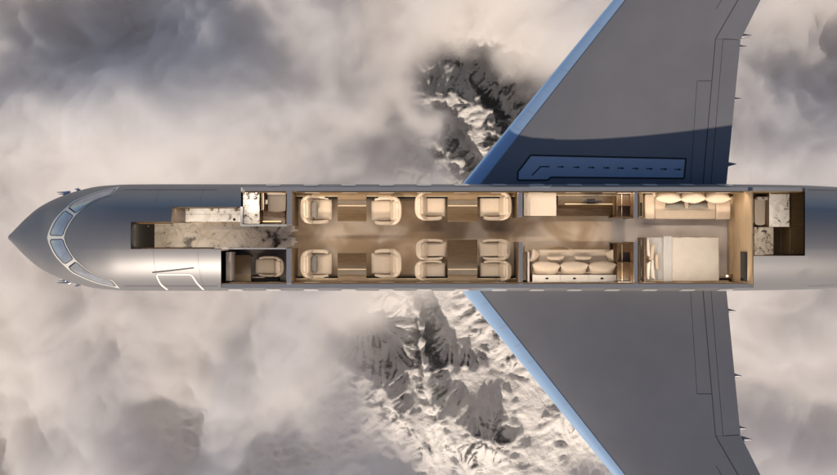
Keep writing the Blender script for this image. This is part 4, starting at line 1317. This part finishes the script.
# ------------------------------------------------------------------ galley, lavatories, crew room
def counter(name, label, px0, px1, py0, py1, z, m, cab=MWOOD, cat='counter'):
    cx, cy = P((px0 + px1) / 2, (py0 + py1) / 2, z)
    s = (CAMZ - z) / 36 / 28
    wx_, wy_ = (px1 - px0) * s, (py1 - py0) * s
    t = thing(name, label, cat, (cx, cy, 0.012))
    bm = B(); rbox(bm, (0, 0, (z - .05) / 2), (wx_ - .03, wy_ - .03, z - .052), 0.008); obj('carcass', bm, cab, t)
    bm = B(); rbox(bm, (0, 0, z - .03), (wx_, wy_, .04), 0.008); obj('worktop', bm, m, t)
    return t, wx_, wy_, z
t, wx_, wy_, z = counter('galley_counter', 'long white marble galley counter behind the cockpit with a small round tap hole', 180, 241, 207.6, 221.8, 0.95, MARB)
for k in range(4):
    bm = B(); rbox(bm, (-wx_ * .375 + wx_ * .25 * k, -wy_ / 2 + .005, .46), (wx_ * .24, .02, .8), .005); d_ = obj('door', bm, MWOOD, t)
    bm = B(); rbox(bm, (-wx_ * .375 + wx_ * .25 * k, -wy_ / 2 - .012, .80), (.16, .02, .015), .004); obj('handle', bm, BRASS, d_)
bm = B(); lathe(bm, (wx_ * .39, -wy_ * .34, z - .009), [(.05, 0), (.05, .006), (.035, .008)], 18); obj('tap_hole', bm, BLACK, t)
bm = B(); box(bm, -wx_ / 2, wx_ / 2, wy_ * .02, wy_ * .02 + .012, z - .009, z - .006); obj('worktop_joint', bm, GREYP, t)
bm = B(); box(bm, -wx_ / 2, wx_ / 2, -wy_ / 2 - .004, -wy_ / 2 + .0, .06, .09); obj('plinth_light', bm, GLOW, t)
for k, px in enumerate((187.5, 211, 235)):
    x, y = P(px, 209.6, 1.1)
    t2 = thing('coffee_jar', ('dark jar with brass lid at the left end of the galley counter', 'dark jar with brass lid in the middle of the galley counter', 'dark jar with brass lid at the right end of the galley counter')[k], 'jar', (x, y, .955), 0, 'jars along the back of the galley counter')
    bm = B(); lathe(bm, (0, 0, 0), [(.05, 0), (.055, .01), (.055, .15), (.04, .17)], 16); obj('jar_body', bm, BOTTLE, t2, smooth=True)
    bm = B(); lathe(bm, (0, 0, 0), [(.043, .171), (.043, .19), (.03, .195)], 16); obj('lid', bm, BRASS, t2, smooth=True)
# forward lavatory
t, wx_, wy_, z = counter('vanity', 'white marble vanity counter of the forward lavatory with glassware on it', 243, 259.5, 190.0, 223.8, 0.95, MARB, DWOOD, 'vanity')
bm = B(); box(bm, -.10, .17, -wy_ * .10, wy_ * .20, z - .0095, z - .007); bs = obj('basin', bm, WHITE, t)
bm = B(); tube(bm, [(-.2, .05, z - .01), (-.2, .05, z + .12), (-.12, .05, z + .14), (-.05, .05, z + .10)], .012, 8); obj('tap', bm, CHROME, t, smooth=True)
def bottle(px, py, z0, h, r_, m_, label, grp, name='bottle', cat='bottle'):
    x, y = P(px, py, z0 + h * .7)
    t2 = thing(name, label, cat, (x, y, z0), 0, grp)
    bm = B(); lathe(bm, (0, 0, 0), [(r_ * .9, 0), (r_, .01), (r_, h * .6), (r_ * .45, h * .78), (r_ * .4, h * .9)], 16); obj('bottle_body', bm, m_, t2, smooth=True)
    bm = B(); lathe(bm, (0, 0, 0), [(r_ * .48, h * .901), (r_ * .48, h), (r_ * .3, h * 1.01)], 12); obj('stopper', bm, CHROME, t2, smooth=True)
for px, py, h, r_, m_, lab in ((246.5, 192.8, .24, .075, SILVER, 'smoked glass decanter in the upper left corner of the vanity'), (251.5, 191.8, .2, .06, CHROME, 'chrome bottle against the wall in the middle of the vanity'),
                               (256.3, 193.2, .24, .075, SILVER, 'smoked glass decanter in the upper right corner of the vanity'), (247.5, 197.5, .16, .06, SILVER, 'short grey glass bottle in front of the left decanter'),
                               (255.2, 198.0, .16, .06, SILVER, 'short grey glass bottle in front of the right decanter'), (245.2, 214.8, .16, .036, BOTTLE, 'small dark soap bottle near the left edge of the vanity'),
                               (255.8, 214.8, .16, .036, BOTTLE, 'small dark soap bottle near the right edge of the vanity')):
    bottle(px, py, .955, h, r_, m_, lab, 'bottles on the vanity')
def toilet(label, px0, px1, py0, py1, sgn):
    z = .48
    cx, cy = P((px0 + px1) / 2, (py0 + py1) / 2, z)
    s = (CAMZ - z) / 36 / 28
    wx_, wy_ = (px1 - px0) * s, (py1 - py0) * s
    t = thing('toilet', label, 'toilet', (cx, cy, .012), 0, 'lavatory toilets')
    bm = B(); rbox(bm, (0, 0, .21), (wx_ * .8, wy_ * .9, .42), .06, sub=7); obj('pan', bm, BEIGE, t, smooth=True)
    def belly(p):
        k = max(0.0, -p.y / (wy_ / 2))
        return Vector((p.x * (1 - .06 * k), p.y - .06 * (1 - (p.x / (wx_ / 2))**2) * k, p.z))
    bm = B(); rbox(bm, (0, -.03, .455), (wx_, wy_ * .94, .05), .022, sub=10, fn=belly); obj('seat_lid', bm, BEIGE, t, smooth=True)
    bm = B(); rbox(bm, (.02, wy_ / 2 - .06, .60), (wx_ * 1.02, .12, .28), .015); obj('cistern', bm, BEIGE, t, smooth=True)
    bm = B(); rbox(bm, (.02, wy_ / 2 - .06, .745), (.10, .05, .012), .004); obj('flush_button', bm, CHROME, t)
toilet('beige lidded toilet of the forward lavatory beside the marble vanity', 267.5, 286, 191.5, 210.5, 1)
toilet('beige lidded toilet of the aft lavatory behind the burl wood bulkhead', 754.8, 765.5, 197, 224, 1)
t = thing('lavatory_shelf', 'tall dark wood shelf between vanity and forward toilet', 'shelf', (*P(262.6, 200, 1.0), .012))
bm = B(); rbox(bm, (0, -.05, .5), (.10, .66, 1.0), .01); obj('carcass', bm, DWOOD, t)
bm = B(); rbox(bm, (.03, -.05, 1.006), (.03, .6, .01), .003); obj('edge_trim', bm, BRASS, t)
t = thing('paper_roll', 'white toilet paper roll on the wall shelf beside the forward toilet', 'paper roll', (*P(266.2, 202, .75), .70))
bm = B(); tube(bm, [(0, -.08, 0), (0, .08, 0)], .05, 16); obj('roll', bm, WHITE, t, smooth=True)
bm = B(); tube(bm, [(-.02, -.1, 0), (-.02, .1, 0)], .012, 8); obj('holder', bm, CHROME, t, smooth=True)
t = thing('light_box', 'warm lit wood panel below the forward toilet by the entry floor', 'lamp', (*P(266, 223.0, .5), .012))
bm = B(); box(bm, -.12, .55, .02, .05, .1, .5); obj('panel', bm, GWOOD, t)
bm = B(); box(bm, -.12, .55, .055, .07, .42, .46); obj('light_tube', bm, GLOW, t)
# crew room
t = thing('crew_desk', 'golden wooden desk in the crew room beside a grey mirror panel', 'desk', (*P(241.5, 269, .74), .012))
hx, hy = 9.7 / 27, 14 / 27
bm = B(); rbox(bm, (0, 0, .715), (2 * hx, 2 * hy, .05), .01); obj('desk_top', bm, MWOOD, t, smooth=True)
bm = B(); rbox(bm, (0, -hy * .66, .744), (2 * hx - .02, hy * .62, .006), .002); obj('desk_leaf', bm, GWOOD, t)
for k in (-1, 1):
    bm = B(); rbox(bm, (0, k * (hy - .06), .345), (2 * hx - .1, .04, .68), .008); obj('side_panel', bm, MWOOD, t)
t = thing('mirror_panel', 'tall grey mirror panel standing against the crew room wall left of the desk', 'mirror', (*P(228.5, 266.5, 1.5), .012))
bm = B(); rbox(bm, (0, 0, .78), (.18, 1.05, 1.5), .012); obj('panel', bm, GREYP, t)
bm = B(); rbox(bm, (0, 0, .03), (.2, 1.1, .06), .008); obj('foot', bm, BLACK, t)
t = thing('crew_ledge', 'low black ledge with a pale edge along the crew room window wall', 'ledge', (*P(265, 279.6, .5), .012))
bm = B(); rbox(bm, (0, -.02, .24), (1.0, .16, .48), .008); obj('carcass', bm, BLACK, t)
bm = B(); rbox(bm, (-.25, .085, .485), (.46, .04, .02), .004); obj('edge_trim', bm, LINEN, t)
# aft lavatory
t, wx_, wy_, z = counter('vanity', 'white marble vanity counter of the aft lavatory with dark veins', 769.5, 789.5, 190.6, 226.8, 0.95, MARB, DWOOD, 'vanity')
bm = B(); box(bm, -wx_ * .46, wx_ * .46, wy_ * .40, wy_ * .47, z - .0095, z + .10); obj('backsplash', bm, GWOOD, t)
bm = B(); tube(bm, [(.25, -.02, z - .01), (.25, -.02, z + .12), (.17, -.02, z + .14), (.12, -.02, z + .10)], .012, 8); obj('tap', bm, BLACK, t, smooth=True)
bm = B(); lathe(bm, (0, 0, 0), [(.19, z - .0095), (.19, z + .0), (.17, z + .004), (.14, z - .004)], 24); obj('basin', bm, MARB, t, smooth=True)
t, wx_, wy_, z = counter('shower_bench', 'square veined marble bench of the aft lavatory below the toilet', 754.5, 773.5, 227.2, 255.6, 0.5, MARBD, MARBD, 'bench')
bm = B(); rbox(bm, (0, wy_ * .36, z - .005), (.2, .06, .012), .004); obj('drain', bm, CHROME, t)
bm = B(); sheet(bm, [(752, 190), (812, 190), (812, 257), (752, 257)], 0.006); obj('wood_floor', bm, DWOOD, plane)
t = thing('aft_cabinet', 'dark walnut cabinet filling the right side of the aft lavatory with a small chrome pull', 'cabinet', (*P(797, 223, .9), .012))
bm = B(); rbox(bm, (0.0, 0, .44), (.52, 2.3, .88), .01); obj('carcass', bm, MWOOD, t)
bm = B(); rbox(bm, (-.16, -1.04, .885), (.02, .07, .015), .004); obj('handle', bm, CHROME, t)
